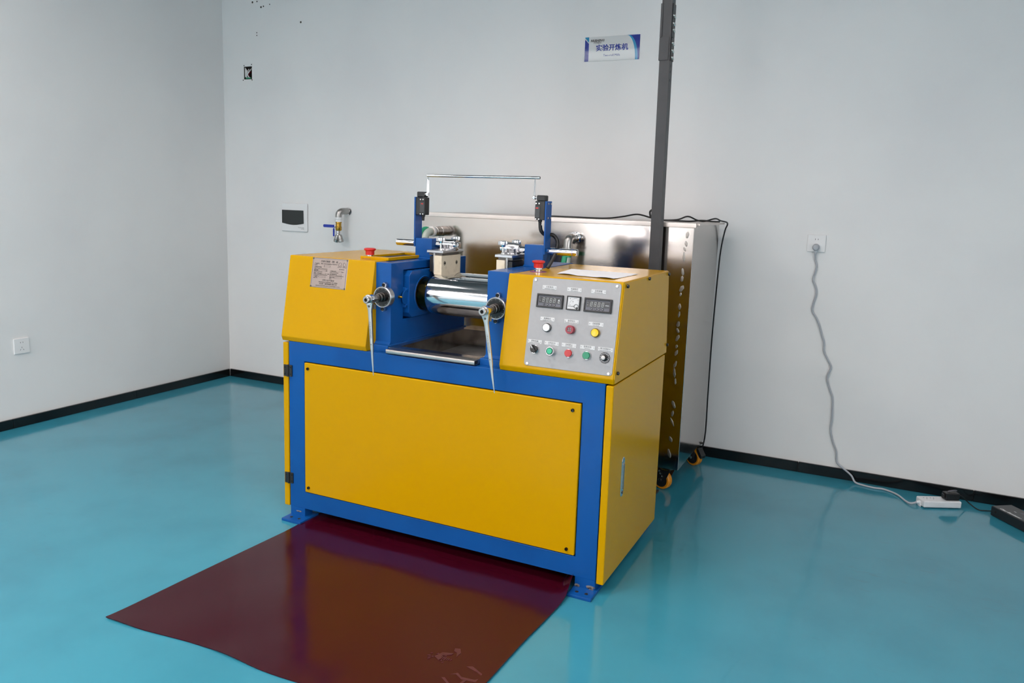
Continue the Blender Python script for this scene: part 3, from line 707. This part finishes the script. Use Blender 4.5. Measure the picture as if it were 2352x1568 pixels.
# flange with hole, walls and floor
tr.ring((.4705, .868, .03, .705), (X0, X1, Y0, Y1), 'z', ZTt-.0015, ZTt)
tr.ring((X0-.0015, X1+.0015, Y0-.0015, Y1+.0015), (X0, X1, Y0, Y1), 'z', ZBt, ZTt-.001)
tr.build('tray_pan', 'stainless_tray', tray)
MB().box(X0-.001, X1+.001, Y0-.001, Y1+.001, ZBt-.0015, ZBt).build('tray_floor', 'tray_floor_steel', tray)
lip = MB(); lip.prism([(.031, .7785), (-.006, .7785), (-.0092, .7772), (-.0105, .774), (-.0105, .7655), (-.0092, .7625), (-.006, .7612), (.018, .7612), (.018, .7626), (.031, .7626)], 'x', .486, .872)
lo_ = lip.build('front_lip', 'satin_steel', tray, angle=50)
MB().box(.8718, .8724, -.0085, .016, .7632, .7768).build('lip_end_shade', 'dark_gap', lo_)  # dark plate, coloured as the shade inside the open lip end

# ------------------------------------------------------------------ ratchet wrenches
def wrench(x, tipx, label):
    z = .971
    t = thing('ratchet_wrench', (x, -.055, z), label, 'wrench', 'ratchet wrenches on the adjusting screws')
    MB().lathe([(.0185, 0), (.0195, .002), (.0195, .016), (.0185, .018)], (x, -.041, z), (0, -1, 0), 32).build('ratchet_head', 'chrome', t)
    sk = MB(); sk.lathe([(.0145, 0), (.0145, .014), (.0125, .016), (.0068, .016), (.0068, .006)], (x, -.059, z), (0, -1, 0), 28)
    sk.lathe([(.0155, 0), (.0155, .014)], (x, -.027, z), (0, -1, 0), 28); sk.build('socket', 'steel', t)
    MB().cyl((x, -.071, z), (x, -.0685, z), .0066, 6).build('socket_bore', 'dark_gap', t)
    d = Vector((tipx-x, 0, -.288)).normalized(); px_ = Vector((d.z, 0, -d.x)) * -1
    # handle outline from head to spike
    secs = [(.010, .0175, .007), (.022, .0135, .0065), (.042, .0085, .0055), (.075, .0078, .0052), (.12, .0072, .0052), (.165, .0066, .0052), (.19, .0062, .0052), (.198, .0048, .0046), (.23, .0042, .0042), (.27, .0026, .0026), (.2925, .0012, .0012)]
    V = []; F_ = []; n = 12
    for L_, a, b_ in secs:
        for k in range(n):
            tt = 2*math.pi*k/n; cx_, cy_ = math.cos(tt), math.sin(tt)
            e = .55
            ux = math.copysign(abs(cx_)**e, cx_)*a; uy = math.copysign(abs(cy_)**e, cy_)*b_
            p = Vector((x, -.05, z)) + d*L_ + px_*ux + Vector((0, uy, 0)); V.append(p)
    for i in range(len(secs)-1):
        for k in range(n): F_.append((i*n+k, i*n+(k+1) % n, (i+1)*n+(k+1) % n, (i+1)*n+k))
    F_ += [tuple(range(n)), tuple((len(secs)-1)*n+k for k in range(n))[::-1]]
    MB().add(V, F_).build('handle', 'satin_chrome', t)
    p = Vector((x, -.0568, z)) + d*.026; MB().lathe([(.0042, 0), (.0042, .0008)], p, (0, -1, 0), 14).build('pivot_pin', 'steel_dark', t)
    p = Vector((x, -.0555, z)) + d*.172; MB().lathe([(.0016, 0), (.0016, .0006)], p, (0, -1, 0), 10).build('handle_hole', 'dark_gap', t)
    F2 = plane_frame(Vector((x, -.0556, z)) + d*.115, d, px_*1.0)
    if F2.col[2][1] > 0: F2 = plane_frame(Vector((x, -.0556, z)) + d*.115, d, -px_)
    em = MB(F2); write(em, '19 x 21 RATCHET', 0, 0, .0085, .0002); em.build('embossed_lettering', 'print_grey', t)
    lv = MB(); q = Vector((x+.006, -.033, z)) + d*.026; lv.box(q.x-.006, q.x+.006, q.y-.004, q.y+.004, q.z-.012, q.z+.006, .002); lv.build('reversing_lever', 'cast_zinc', t)
wrench(.4385, .458, 'steel ratchet wrench with spike hanging on the left dial beside the nameplate cover')
wrench(.931, .977, 'steel ratchet wrench with spike hanging on the right dial beside the control panel')

# ------------------------------------------------------------------ paper on the cabinet
pp = MB(); n = 14; V = []; F_ = []
c0, c1, c2, c3 = Vector((1.112, .158)), Vector((1.342, .112)), Vector((1.352, .372)), Vector((1.075, .395))
for j in range(n+1):
    for i in range(n+1):
        u, v = i/n, j/n
        p = (c0*(1-u)+c1*u)*(1-v) + (c3*(1-u)+c2*u)*v
        z = ZT + .0012 + (.003*max(0, math.sin(u*9+1.3*v))*(1-v)**2) + .001*max(0, math.sin(6*v+2*u))
        V.append((p.x, p.y, z))
for j in range(n):
    for i in range(n): a = j*(n+1)+i; F_.append((a, a+1, a+n+2, a+n+1))
m_ = len(V); V += [(x, y, z-.0003) for x, y, z in V]; F_ += [tuple(m_+k for k in f)[::-1] for f in F_]
pp.add(V, F_); pap = pp.build('paper_sheet', 'paper', None)
tag(pap, 'white paper sheet with a wavy edge lying on the yellow control cabinet', 'paper')

# ------------------------------------------------------------------ maroon mat
left = [(.094, .30), (.093, .04), (.094, -.14), (.082, -.35), (.069, -.572), (.058, -.80), (.052, -.915)]
right = [(1.262, .30), (1.284, .04), (1.297, -.10), (1.290, -.257), (1.281, -.411), (1.276, -.635), (1.272, -.90)]
def sample(pl, t):
    s = t*(len(pl)-1); i = min(int(s), len(pl)-2); f = s-i
    return Vector(pl[i])*(1-f) + Vector(pl[i+1])*f
NU, NV = 44, 40; V = []; F_ = []
for j in range(NV+1):
    v = j/NV; a = sample(left, v); b_ = sample(right, v)
    for i in range(NU+1):
        u = i/NU; p = a*(1-u)+b_*u
        fe = max(0, (v-.8)/.2)
        y = p.y + fe*(-.012*math.sin(u*14+.4)*(.4+.6*u) + .02*math.sin(u*3.1)*1.0)
        z = .0035 + .0012*math.sin(u*9+v*3)**2
        z += fe**3*(.004*max(0, math.sin(u*17+1)))          # wavy front edge lifts a little
        rr = max(0, (u-.955)/.045); z += rr**2*(.052*math.exp(-((p.y-.02)/.085)**2) + .003)   # corner pushed up by the foot plate
        V.append((p.x, y, z))
for j in range(NV):
    for i in range(NU): a = j*(NU+1)+i; F_.append((a, a+1, a+NU+2, a+NU+1))
m_ = len(V); V += [(x, y, z-.003) for x, y, z in V]; F_ += [tuple(m_+k for k in f)[::-1] for f in list(F_)]
rim = [i for i in range(NU+1)] + [j*(NU+1)+NU for j in range(1, NV+1)] + [NV*(NU+1)+i for i in range(NU-1, -1, -1)] + [j*(NU+1) for j in range(NV-1, 0, -1)]
for k in range(len(rim)): a, b_ = rim[k], rim[(k+1) % len(rim)]; F_.append((a, b_, b_+m_, a+m_))
fm = MB().add(V, F_).build('floor_mat', 'mat_vinyl', None, angle=60)
tag(fm, 'glossy dark maroon rubber sheet on the floor in front of the mill', 'mat')
def zm(x, y): return .0052
sp = MB()
for poly in ([(1.078,-.600),(1.090,-.572),(1.122,-.560),(1.120,-.570),(1.098,-.585),(1.100,-.612)], [(1.112,-.535),(1.128,-.530),(1.140,-.548),(1.138,-.572),(1.128,-.552),(1.116,-.548)],
             [(1.165,-.655),(1.180,-.648),(1.205,-.662),(1.245,-.655),(1.256,-.640),(1.250,-.634),(1.240,-.646),(1.200,-.652),(1.182,-.640)], [(1.188,-.600),(1.205,-.592),(1.246,-.612),(1.250,-.622),(1.226,-.610),(1.200,-.604)],
             [(1.150,-.680),(1.158,-.676),(1.200,-.705),(1.194,-.709)], [(1.212,-.664),(1.22,-.66),(1.215,-.70),(1.207,-.70)]):
    sp.prism(poly, 'z', .0035, .0053)
for k in range(16):
    x, y = 1.055+random.random()*.06, -.625+random.random()*.045; sp.prism([(x, y), (x+.006, y+.002), (x+.005, y+.006)], 'z', .0035, .0053)
for k in range(6): sp.prism([(1.100+k*.006, -.590), (1.1035+k*.006, -.590), (1.101+k*.006, -.608+.002*k), (1.099+k*.006, -.608+.002*k)], 'z', .0035, .0053)
sp.build('shoe_print', 'scuff', fm)

# ------------------------------------------------------------------ stainless tank on castors
tank = thing('water_tank', (.68, 1.37, 0), 'tall stainless steel tank on orange castors behind the mill', 'tank')
TX0, TX1, TY0, TY1, TZ0, TZ1 = -.045, 1.392, 1.085, 1.655, .122, 1.272
MB().box(TX0, TX1, TY0, TY1, TZ0, TZ1, .003).build('tank_body', 'stainless', tank)
MB().box(TX0+.012, TX1+.012, TY0-.022, TY0-.001, 1.262, 1.2835, .002).build('front_rim', 'rim_steel', tank)
MB().box(TX0-.012, TX1+.024, TY0, TY1+.012, 1.2725, 1.2815, .001).build('tank_lid', 'rim_steel', tank)
for k, (x, z, a, b_) in enumerate([(1.38,1.23,.012,.02),(1.377,1.19,.01,.018),(1.372,1.165,.008,.014),(1.371,1.131,.008,.03),(1.37,1.062,.01,.022),(1.369,1.03,.011,.018),(1.37,.985,.014,.022),(1.367,.958,.008,.012),(1.366,.901,.011,.02),(1.366,.865,.008,.02),(1.365,.82,.013,.018),(1.365,.79,.01,.016),(1.366,.755,.012,.022),(1.364,.715,.009,.012),(1.365,.685,.011,.02),(1.363,.63,.01,.024),(1.362,.59,.01,.03),(1.369,.55,.008,.02),(1.368,.439,.012,.026),(1.366,.395,.01,.02),(1.367,.354,.008,.03),(1.365,.27,.012,.02),(1.363,.20,.012,.03)]):
    mb = MB(); bmm = bmesh.new(); bmesh.ops.create_icosphere(bmm, subdivisions=3, radius=1)
    for v in bmm.verts: v.co = Vector((v.co.x*a*.6*(1+.12*math.sin(5*v.co.z+k)), v.co.y*.0009*(1+.3*math.sin(9*v.co.x+7*v.co.z+k)), v.co.z*b_*.75))
    bmesh.ops.rotate(bmm, verts=bmm.verts, matrix=Matrix.Rotation(random.uniform(-.5, .5), 3, 'Y')); bmesh.ops.translate(bmm, verts=bmm.verts, vec=(x-.018, TY0-.001, z))
    mb.bm(bmm).build('weld_bead', 'weld', tank, angle=180)
def castor(x, y, ang):
    R = Matrix.Translation((x, y, 0)) @ Matrix.Rotation(ang, 4, 'Z')
    MB(R).box(-.045, .045, -.045, .045, .116, .1225, .001, 1).build('castor_plate', 'steel_dark', tank)
    MB(R).lathe([(.036, 0), (.036, .006), (.03, .012)], (0, 0, .116), (0, 0, -1), 24).build('swivel_ring', 'brass', tank)
    wh = MB(R).lathe([(.03, -.016), (.043, -.016), (.047, -.011), (.047, .011), (.043, .016), (.03, .016)], (.02, 0, .047), (0, 1, 0), 36).build('castor_wheel', 'orange_tyre', tank)
    MB(R).lathe([(.035, -.0175), (.035, .0175)], (.02, 0, .047), (0, 1, 0), 30).build('wheel_core', 'black_rubber', wh)
    for s in (-1, 1):
        fk = MB(R).prism([(-.035, .108), (.03, .108), (.042, .07), (.036, .035), (.02, .027), (.006, .034), (-.018, .07)], 'y', s*.019, s*.0225, .001, 1).build('castor_fork', 'black_plastic', tank)
        MB(R).cyl((.02, s*.0225, .047), (.02, s*.0275, .047), .0085, 12).build('axle_bolt', 'bolt_zinc', fk)
        for a, c in ((.018, .08), (.006, .068), (.024, .092)): MB(R).lathe([(.005, 0), (.005, .003), (.002, .004)], (a, s*.0225, c), (0, s, 0), 10).build('fork_rivet', 'bolt_zinc', fk)
    MB(R).prism([(.045, .10), (.058, .104), (.085, .068), (.078, .05), (.066, .058), (.05, .08)], 'y', -.017, .017, .002, 1).build('brake_pedal', 'black_plastic', tank)
castor(1.325, 1.14, math.radians(-200)); castor(1.345, 1.585, math.radians(-28)); castor(.03, 1.14, math.radians(160)); castor(.03, 1.59, math.radians(20))
# pipe connections on the tank front with hoses
def hose(pts, r, m, parent, coil=False):
    h = MB().tube(pts, r, 14, 8).build('hose', m, parent)
    return h
p1 = MB(); p1.lathe([(.027, 0), (.027, .018), (.024, .02), (.024, .05), (.026, .052), (.026, .066), (.022, .068), (.022, .085)], (.07, 1.085, 1.187), (0, -1, 0), 24); f1 = p1.build('pipe_nipple', 'steel', tank)
MB().lathe([(.0265, .085), (.0265, .1), (.02, .102)], (.07, 1.085, 1.187), (0, -1, 0), 24).build('thread_tape', 'white_plastic', f1)
MB().lathe([(.019, .1), (.019, .135)], (.07, 1.085, 1.187), (0, -1, 0), 20).build('hose_barb', 'brass', f1)
hose([(.078, .965, 1.187), (.079, .94, 1.186), (.079, .915, 1.172), (.078, .905, 1.14), (.078, .905, 1.09), (.078, .90, .95), (.07, .86, .8)], .021, 'clear_hose', tank)
hose([(.071, .95, 1.2), (.068, .925, 1.2), (.064, .892, 1.182), (.061, .882, 1.14), (.061, .882, 1.09), (.061, .88, .95)], .013, 'green_hose', tank)
p2 = MB(); p2.lathe([(.03, 0), (.03, .008), (.022, .01), (.022, .03), (.026, .031), (.026, .048)], (.823, 1.085, 1.19), (0, -1, 0), 20); f2 = p2.build('pipe_nipple', 'chrome', tank)
MB().tube([(.823, 1.045, 1.19), (.823, 1.02, 1.19), (.822, .998, 1.183), (.821, .992, 1.165), (.821, .991, 1.135)], .0215, 18, 6).build('pipe_elbow', 'steel', tank)
MB().lathe([(.025, 0), (.025, .012)], (.821, .991, 1.147), (0, 0, -1), 20).build('elbow_collar', 'steel', tank)
MB().lathe([(.0205, 0), (.0205, .014)], (.821, .991, 1.135), (0, 0, -1), 20).build('thread_tape', 'white_plastic', tank)
MB().lathe([(.019, 0), (.019, .02)], (.821, .991, 1.121), (0, 0, -1), 20).build('hose_barb', 'green_hose', tank)
hose([(.821, .991, 1.105), (.818, .985, 1.06), (.81, .97, 1.0), (.80, .93, .9), (.80, .88, .8)], .0185, 'clear_hose', tank)
hose([(.815, .975, 1.105), (.811, .968, 1.06), (.803, .954, 1.0), (.793, .914, .9)], .0135, 'green_hose', tank)

# black cable lying over the tank lid
cb = MB()
def on_lid(n_, Y_, X_, Z_): return (X_, Y_, Z_)
cab_pts = [(.66, 1.10, 1.289), (.80, 1.14, 1.288), (.93, 1.20, 1.2875), (1.0, 1.26, 1.2985), (1.06, 1.3, 1.311), (1.12, 1.33, 1.297), (1.17, 1.36, 1.2875), (1.24, 1.38, 1.292), (1.285, 1.40, 1.309), (1.325, 1.43, 1.2925), (1.355, 1.46, 1.288), (1.395, 1.52, 1.302), (1.41, 1.58, 1.292), (1.420, 1.63, 1.2875), (1.427, 1.672, 1.282), (1.424, 1.697, 1.268), (1.414, 1.70, 1.24), (1.401, 1.70, 1.15), (1.395, 1.70, 1.03), (1.388, 1.70, .7), (1.388, 1.70, .38), (1.388, 1.70, .12), (1.36, 1.70, .006)]
cb.tube(cab_pts, .0038, 8, 6); co = cb.build('power_cable', 'black_rubber', None)
tag(co, 'black power cable lying in waves over the tank lid and down its back corner', 'cable')
c2 = MB().tube([(1.17, 1.31, 1.2875), (1.25, 1.31, 1.2875), (1.31, 1.35, 1.287), (1.352, 1.41, 1.292), (1.385, 1.50, 1.2875), (1.402, 1.60, 1.2865)], .0038, 8, 6).build('power_cable', 'black_rubber', None)
tag(c2, 'second shorter black cable crossing the tank lid behind the grey post', 'cable')
# black cable tie knot by the post
kn = MB().tube([(1.118, 1.33, 1.30), (1.112, 1.335, 1.325), (1.128, 1.33, 1.335), (1.135, 1.325, 1.312), (1.120, 1.33, 1.295)], .005, 8, 5)
kn.build('cable_knot', 'black_rubber', co)

# ------------------------------------------------------------------ grey steel post
post = thing('steel_post', (1.237, 1.033, 0), 'grey painted steel channel post rising to the ceiling between mill and tank', 'post')
Mp = Matrix.Translation((-.033, .128, 0)) @ Matrix.Translation((1.27, .905, 0)) @ Matrix.Rotation(math.radians(-.45), 4, 'Y') @ Matrix.Translation((-1.27, -.905, 0)) @ Matrix.Translation((.0085, 0, 0))
ps = MB(Mp); t_ = .004
x0, x1, y0, y1 = 1.2455, 1.2905, .88, .932
ps.box(x0, x1, y0, y0+t_, .01, CEIL); ps.box(x0, x0+t_, y0+t_, y1-t_, .01, CEIL); ps.box(x1-t_, x1, y0+t_, y1-t_, .01, CEIL)
ps.box(x0, x0+.012, y1-t_, y1, .01, CEIL); ps.box(x1-.012, x1, y1-t_, y1, .01, CEIL)
ps.build('channel', 'grey_steel_paint', post)
MB(Mp).box(x0-.04, x1+.04, y0-.03, y1+.03, 0, .01, .001, 1).build('base_plate', 'grey_steel_paint', post)
Mq = Mp @ Matrix.Translation((0, 0, .022))
for za, zb in ((1.962, 2.058), (2.0595, 2.20)):
    sl = MB(Mq); sl.box(x0-.0035, x0-.0002, y0-.002, y1, za, zb); sl.box(x1+.0002, x1+.0035, y0+.010, y1, za, zb); sl.box(x0-.0035, x0+.006 if za > 2 else x1-.006, y0-.0035, y0-.0021, za+.0005, zb-.0005); sl.box(x0-.0033, x0+.004, y0-.0021, y0-.0003, za+.001, zb-.001)
    sl.build('splice_plate', 'grey_steel_paint', post)
for z in (2.15, 2.118, 2.091, 2.035, 2.005, 1.975):
    for y in (.898, .914):
        MB(Mq).lathe([(.0058, 0), (.0058, .003), (.0045, .0065), (.0015, .0072)], (x1+.0034, y, z-.004*(y > .9)), (1, 0, 0), 10).build('bolt', 'bolt_zinc', post)
    MB(Mq).lathe([(.005, 0), (.004, .004)], (x0-.0034, .9, z), (-1, 0, 0), 8).build('bolt', 'grey_steel_paint', post)
for z in (1.94, 1.915, 1.88, 2.19, 2.17): MB(Mq).box(x1-.0002, x1+.0003, .9, .905, z-.006, z+.006).build('slot', 'dark_gap', post)

# ------------------------------------------------------------------ wall fittings (back wall frame: x, z on the wall, y outwards)
def BW(x, z, yaw=0): # local frame on the back wall: u right, v up, w into the room
    return ROOM @ plane_frame((x, BY, z), (1, 0, 0), (0, 0, 1))
t = thing('distribution_box', ROOM @ Vector((-1.516, BY, 1.194)), 'white wall distribution box with smoked lid left of the water tap', 'electrical box')
Fb = BW(-1.516, 1.194)
MB(Fb).box(-.1125, .1125, -.0965, .0965, 0, .014, .006, 3).build('box_cover', 'white_plastic', t)
lid = [(-.104, .049), (.084, .049), (.086, -.04)] + [(.086-.188*k/12, -.04-.0115*math.sin(math.pi*k/12)) for k in range(1, 12)] + [(-.104, -.04)]
MB(Fb).prism(lid[::-1], 'z', .012, .0175, .001, 1).build('smoked_lid', 'smoke_glass', t)
MB(Fb).box(-.016, .0, -.056, -.05, .012, .0155, .001, 1).build('lid_tab', 'white_plastic', t)
tx = MB(Fb); write(tx, 'Powercom', .062, -.068, .011, .0142); write(tx, 'HOME', .074, -.077, .009, .0142); tx.build('lettering', 'print_grey', t)
# tap
t = thing('water_tap', ROOM @ Vector((-1.09, BY, 1.2)), 'wall water tap with brass body and two blue lever handles', 'tap')
Ft = BW(-1.062, 1.252)
MB(Ft).lathe([(.026, 0), (.026, .004), (.013, .006), (.013, .03)], (0, 0, 0), (0, 0, 1), 24).build('wall_flange', 'chrome', t)
MB(Ft).tube([(0, 0, .015), (-.004, 0, .04), (-.012, -.002, .062), (-.02, -.014, .075), (-.022, -.032, .078), (-.022, -.045, .078)], .0215, 18, 5).build('elbow', 'steel', t)
MB(Ft).lathe([(.023, 0), (.023, .012), (.02, .013), (.02, .022), (.022, .023), (.022, .03)], (-.022, -.04, .078), (0, -1, 0), 20).build('union', 'white_plastic', t)
bv = MB(Ft).lathe([(.0205, 0), (.0205, .012), (.018, .014), (.018, .035), (.0205, .037), (.0205, .055), (.016, .062)], (-.022, -.066, .078), (0, -1, 0), 20).build('valve_body', 'brass', t)
hd = MB(Ft); hd.prism(rrect(-.125, -.032, -.108, -.089, .008), 'z', .104, .109, .001, 1); hd.build('lever_handle', 'blue_handle', t)
MB(Ft).lathe([(.012, 0), (.012, .006), (.006, .008)], (-.04, -.098, .1), (0, 0, 1), 12).build('lever_nut', 'chrome', t)
MB(Ft).prism(rrect(-.052, -.04, -.165, -.112, .004), 'z', .096, .1, .001, 1).build('lever_handle', 'blue_handle', t)
MB(Ft).lathe([(.014, 0), (.014, .02), (.018, .022), (.018, .03)], (-.022, -.126, .078), (0, -1, 0), 16).build('outlet_tee', 'chrome', t)
for sx in (-1, 1):
    MB(Ft).lathe([(.010, 0), (.0155, .008), (.0155, .03), (.0175, .032), (.0175, .044), (.015, .05), (.012, .05)], (-.022+sx*.008, -.154, .078), (sx*.28, -1, 0), 18).build('hose_outlet', 'steel', t)
# open junction box in the wall
t = thing('junction_box', ROOM @ Vector((-1.925, BY, 2.17)), 'open wall junction box with loose wires high near the corner', 'junction box')
jb = MB(ROOM); jb.ring((JX0+.001, JX1-.001, JZ0+.001, JZ1-.001), (JX0+.004, JX1-.004, JZ0+.004, JZ1-.004), 'y', BY+.001, BY+.05); jb.box(JX0+.001, JX1-.001, BY+.048, BY+.05, JZ0+.001, JZ1-.001); jb.build('box_shell', 'cardboard_dark', t)
Fj = BW(-1.925, 2.169)
for pts, m_ in (([(-.02, .03, -.03), (-.012, .0, -.004), (-.018, -.025, -.004), (-.01, -.04, -.02)], 'white_plastic'), ([(.01, .035, -.03), (.012, .01, -.002), (-.002, -.012, .002), (.004, -.038, -.02)], 'white_plastic'), ([(-.004, .01, -.03), (0, -.005, -.006), (-.006, -.03, -.02)], 'red_dark'), ([(-.03, -.02, -.03), (-.018, -.034, -.004), (.02, -.034, -.01)], 'green_hose')):
    MB(Fj).tube(pts, .0042, 8, 5).build('wire', m_, t)
MB(Fj).prism([(-.036, .042), (-.036, -.03), (-.012, -.006), (-.018, .022)], 'z', -.01, -.006).build('torn_paper', 'wall_paint', t)
for u, v in ((-.034, .05), (.034, .055), (-.044, -.047), (.037, -.048)): MB(Fj).lathe([(.004, 0), (.004, .0015)], (u, v, -.0005), (0, 0, 1), 8).build('plug_hole', 'dark_gap', t)
# sign
t = thing('wall_sign', ROOM @ Vector((.715, BY, 2.198)), 'blue and white acrylic sign with Chinese lettering high on the back wall', 'sign')
Fs = BW(.715, 2.1975)
def sheet(mb, x0, x1, y0, y1, z0, z1): return mb.box(x0, x1, y0, y1, z0, z1)
MB(Fs).box(-.157, .157, -.0645, .0645, .0, .004, .0006, 1).build('acrylic_sheet', 'sign_sheet', t)
w = .0046
MB(Fs).prism([(-.157, .0525), (-.157, -.0645), (-.134, -.0645), (-.134, .03)], 'z', .004, w).build('blue_panel', 'sign_blue', t)
MB(Fs).prism([(-.157, .0645), (-.1555, .0585), (-.134, .036), (-.134, .0645)], 'z', .004, w).build('cyan_corner', 'sign_cyan', t)
arc = lambda r0, k: None
def curve(x_top, x_bot, n=14): return [(x_top+(x_bot-x_top)*(math.sin(math.pi/2*i/n))**1.0, .0645-.129*(1-math.cos(math.pi/2*i/n))) for i in range(n+1)]
ca, cb_ = curve(.082, .134), curve(.092, .149)
MB(Fs).prism(cb_+[(.157, -.0645), (.157, .0645)], 'z', .004, w).build('blue_curve', 'sign_blue', t)
MB(Fs).prism(ca+cb_[::-1], 'z', .004, w-.0001).build('cyan_curve', 'sign_cyan', t)
tx = MB(Fs); write(tx, 'RILISHENG', -.085, .044, .0165, w, bold=.0004, shear=.25); write(tx, 'FITNESS', -.085, .0325, .0125, w, shear=.2); tx.build('brand_lettering', 'print_black', t)
tx = MB(Fs); write(tx, '实验开炼机', .0, .002, .037, w, bold=.0004); write(tx, '实验开炼机', .0009, .002, .037, w-.00003, bold=.0003); write(tx, '实验开炼机', -.0009, .002, .037, w-.00006, bold=.0003); write(tx, 'Two-roll Mills', .0, -.036, .017, w); tx.build('title_lettering', 'sign_blue', t)

# sockets
def socket_face(F, t, two=True):
    MB(F).box(-.043, .043, -.043, .043, 0, .009, .0025, 2).build('face_plate', 'white_plastic', t)
    sl = MB(F)
    sl.box(-.0078, -.0058, .0165, .0235, .0088, .0093); sl.box(.0058, .0078, .0165, .0235, .0088, .0093)
    sl.build('two_pin_slots', 'dark_gap', t)
    if two:
        sl = MB(F); sl.box(-.001, .001, -.012, -.005, .0088, .0093)
        for s in (-1, 1): sl.box(-.001, .001, -.0035, .0035, .0088, .0093, M=Matrix.Translation((s*.0085, -.021, 0)) @ Matrix.Rotation(s*.6, 4, 'Z'))
        sl.build('three_pin_slots', 'dark_gap', t)
Fl = ROOM @ plane_frame((LX, .237, .460), (0, 1, 0), (0, 0, 1))
t = thing('wall_socket', Fl.translation, 'empty white wall socket low on the left wall', 'socket'); socket_face(Fl, t)
Fr = BW(1.852, 1.196)
t = thing('wall_socket', Fr.translation, 'white wall socket with a grey plug in it on the back wall', 'socket'); socket_face(Fr, t, True)
MB(Fr).box(.016, .036, -.012, .0, .0088, .0096).build('switch_tile', 'white_plastic', t)
# power strip with cord and plug
Ms = Matrix.Translation((2.5155, 1.593, 0)) @ Matrix.Rotation(math.radians(27), 4, 'Z')
t = thing('power_strip', (2.5155, 1.593, 0), 'white power strip on the floor beside the black baseboard', 'power strip')
MB(Ms).box(-.09, .09, -.036, .036, .004, .036, .006, 3).build('strip_body', 'strip_plastic', t)
MB(Ms).box(-.094, -.088, -.012, .012, .0, .012, .001, 1).build('strip_foot', 'strip_plastic', t)
for u in (-.06, -.028):
    so = MB(Ms)
    for a, b_ in ((-.008, .010), (.008, .010), (0, -.004)): so.box(u+a-.0012, u+a+.0012, b_-.004, b_+.004, .0357, .0362)
    so.build('socket_slots', 'dark_gap', t)
MB(Ms).lathe([(.008, 0), (.008, .006), (.006, .018)], (-.088, 0, .018), (-1, 0, 0), 14).build('cord_sleeve', 'strip_plastic', t)
yw = BY-.0052
wallp = [(1.851,1.146),(1.855,1.11),(1.863,1.077),(1.852,1.016),(1.866,.98),(1.873,.94),(1.861,.863),(1.884,.82),(1.901,.786),(1.918,.735),(1.931,.699),(1.935,.654),(1.957,.612),(1.976,.573),(1.962,.521),(1.978,.465),(1.996,.419),(2.001,.355),(2.003,.30),(2.002,.251),(2.018,.19),(2.039,.142),(2.046,.089)]
cpts = [ROOM @ Vector((x, yw-.006 if z < 1.12 else yw-.02, z)) for x, z in wallp]
cpts += [ROOM @ Vector((2.075, BY-.024, .066)), ROOM @ Vector((2.12, BY-.03, .035)), Vector((2.150, 1.715, .0085)), Vector((2.19, 1.698, .0052)), Vector((2.24, 1.687, .0052)), Vector((2.282, 1.69, .0052)), Vector((2.34, 1.645, .0052)), Vector((2.39, 1.592, .0055)), Vector((2.418, 1.545, .016))]
cpts[-1] = Ms @ Vector((-.1, 0, .018)); cpts[-2] = Ms @ Vector((-.135, .012, .008))
MB().tube(cpts, .0046, 8, 5).build('cord', 'grey_cord', t)
pg = MB(Fr); pg.lathe([(.0165, 0), (.0175, .006), (.016, .022), (.012, .028), (.004, .029)], (0, -.0195, .0095), (0, 0, 1), 24); pg.build('plug', 'grey_cord', t)
MB(Fr).box(-.0085, .0085, -.045, -.025, .012, .028, .003, 2).build('plug_tail', 'grey_cord', t)
MB(Fr).lathe([(.0075, 0), (.005, .018)], (0, -.044, .02), (0, -1, 0), 12).build('plug_sleeve', 'grey_cord', t)
# adapter plugged into the strip, wire to the black device
t = thing('power_adapter', Ms @ Vector((.05, 0, .036)), 'black plug-in power adapter standing on the white power strip', 'adapter')
Ma = Ms @ Matrix.Translation((.052, -.004, .0365))
MB(Ma).box(-.033, .033, -.02, .02, 0, .034, .004, 2).build('adapter_body', 'black_plastic', t)
MB(Ma).box(-.04, -.033, -.012, .012, .006, .028, .003, 1).build('adapter_nose', 'black_plastic', t)
MB(Ma).tube([(-.012, .006, .036), (.005, .0, .043), (.028, .004, .041)], .0035, 8, 4).build('cable_tie', 'grey_bezel', t)
wv = [Ma @ Vector((.032, .0, .018)), Ma @ Vector((.055, .004, .014)), Vector((2.648, 1.68, .012)), Vector((2.672, 1.650, .0034)), Vector((2.69, 1.628, .0032)), Vector((2.71, 1.633, .0035)), Vector((2.729, 1.610, .014)), Vector((2.738, 1.596, .02))]
MB().tube(wv, .0026, 6, 6).build('wire', 'black_rubber', t)
# black device at the right edge
Md = Matrix.Translation((2.727, 1.59, 0)) @ Matrix.Rotation(math.radians(-54.2), 4, 'Z')     # local x along its front edge, y to the back
t = thing('audio_device', (2.8, 1.6, 0), 'black flat electronic box with white lettering on the floor at the right edge', 'device')
dv = MB(Md).prism([(0, 0), (.30, 0), (.30, .105), (.0, .105)], 'z', .003, .046, .002, 1).build('device_body', 'device_black', t)
MB(Md).prism([(.003, .002), (.297, .002), (.297, .103), (.003, .103)], 'z', .0455, .0475, .0006, 1).build('device_top', 'device_top', t)
for u in (.02, .28):
    for v in (.02, .085): MB(Md).cyl((u, v, 0), (u, v, .004), .008, 10).build('rubber_foot', 'black_rubber', t)
MB(Md).cyl((.028, -.0006, .026), (.028, .002, .026), .0055, 14).build('jack', 'dark_gap', t)
tx = MB(Md); write(tx, 'Clear illuminator', .036, .014, .017, .0477, align='LEFT', shear=.2, bold=.0003); write(tx, 'MIX', .075, .05, .008, .0477, align='LEFT'); tx.build('lettering', 'print_white', t)
MB(Md).prism(rrect(.095, .25, .06, .078, .008), 'z', .0472, .0482, .0004, 1).build('display_strip', 'grey_bezel', t)
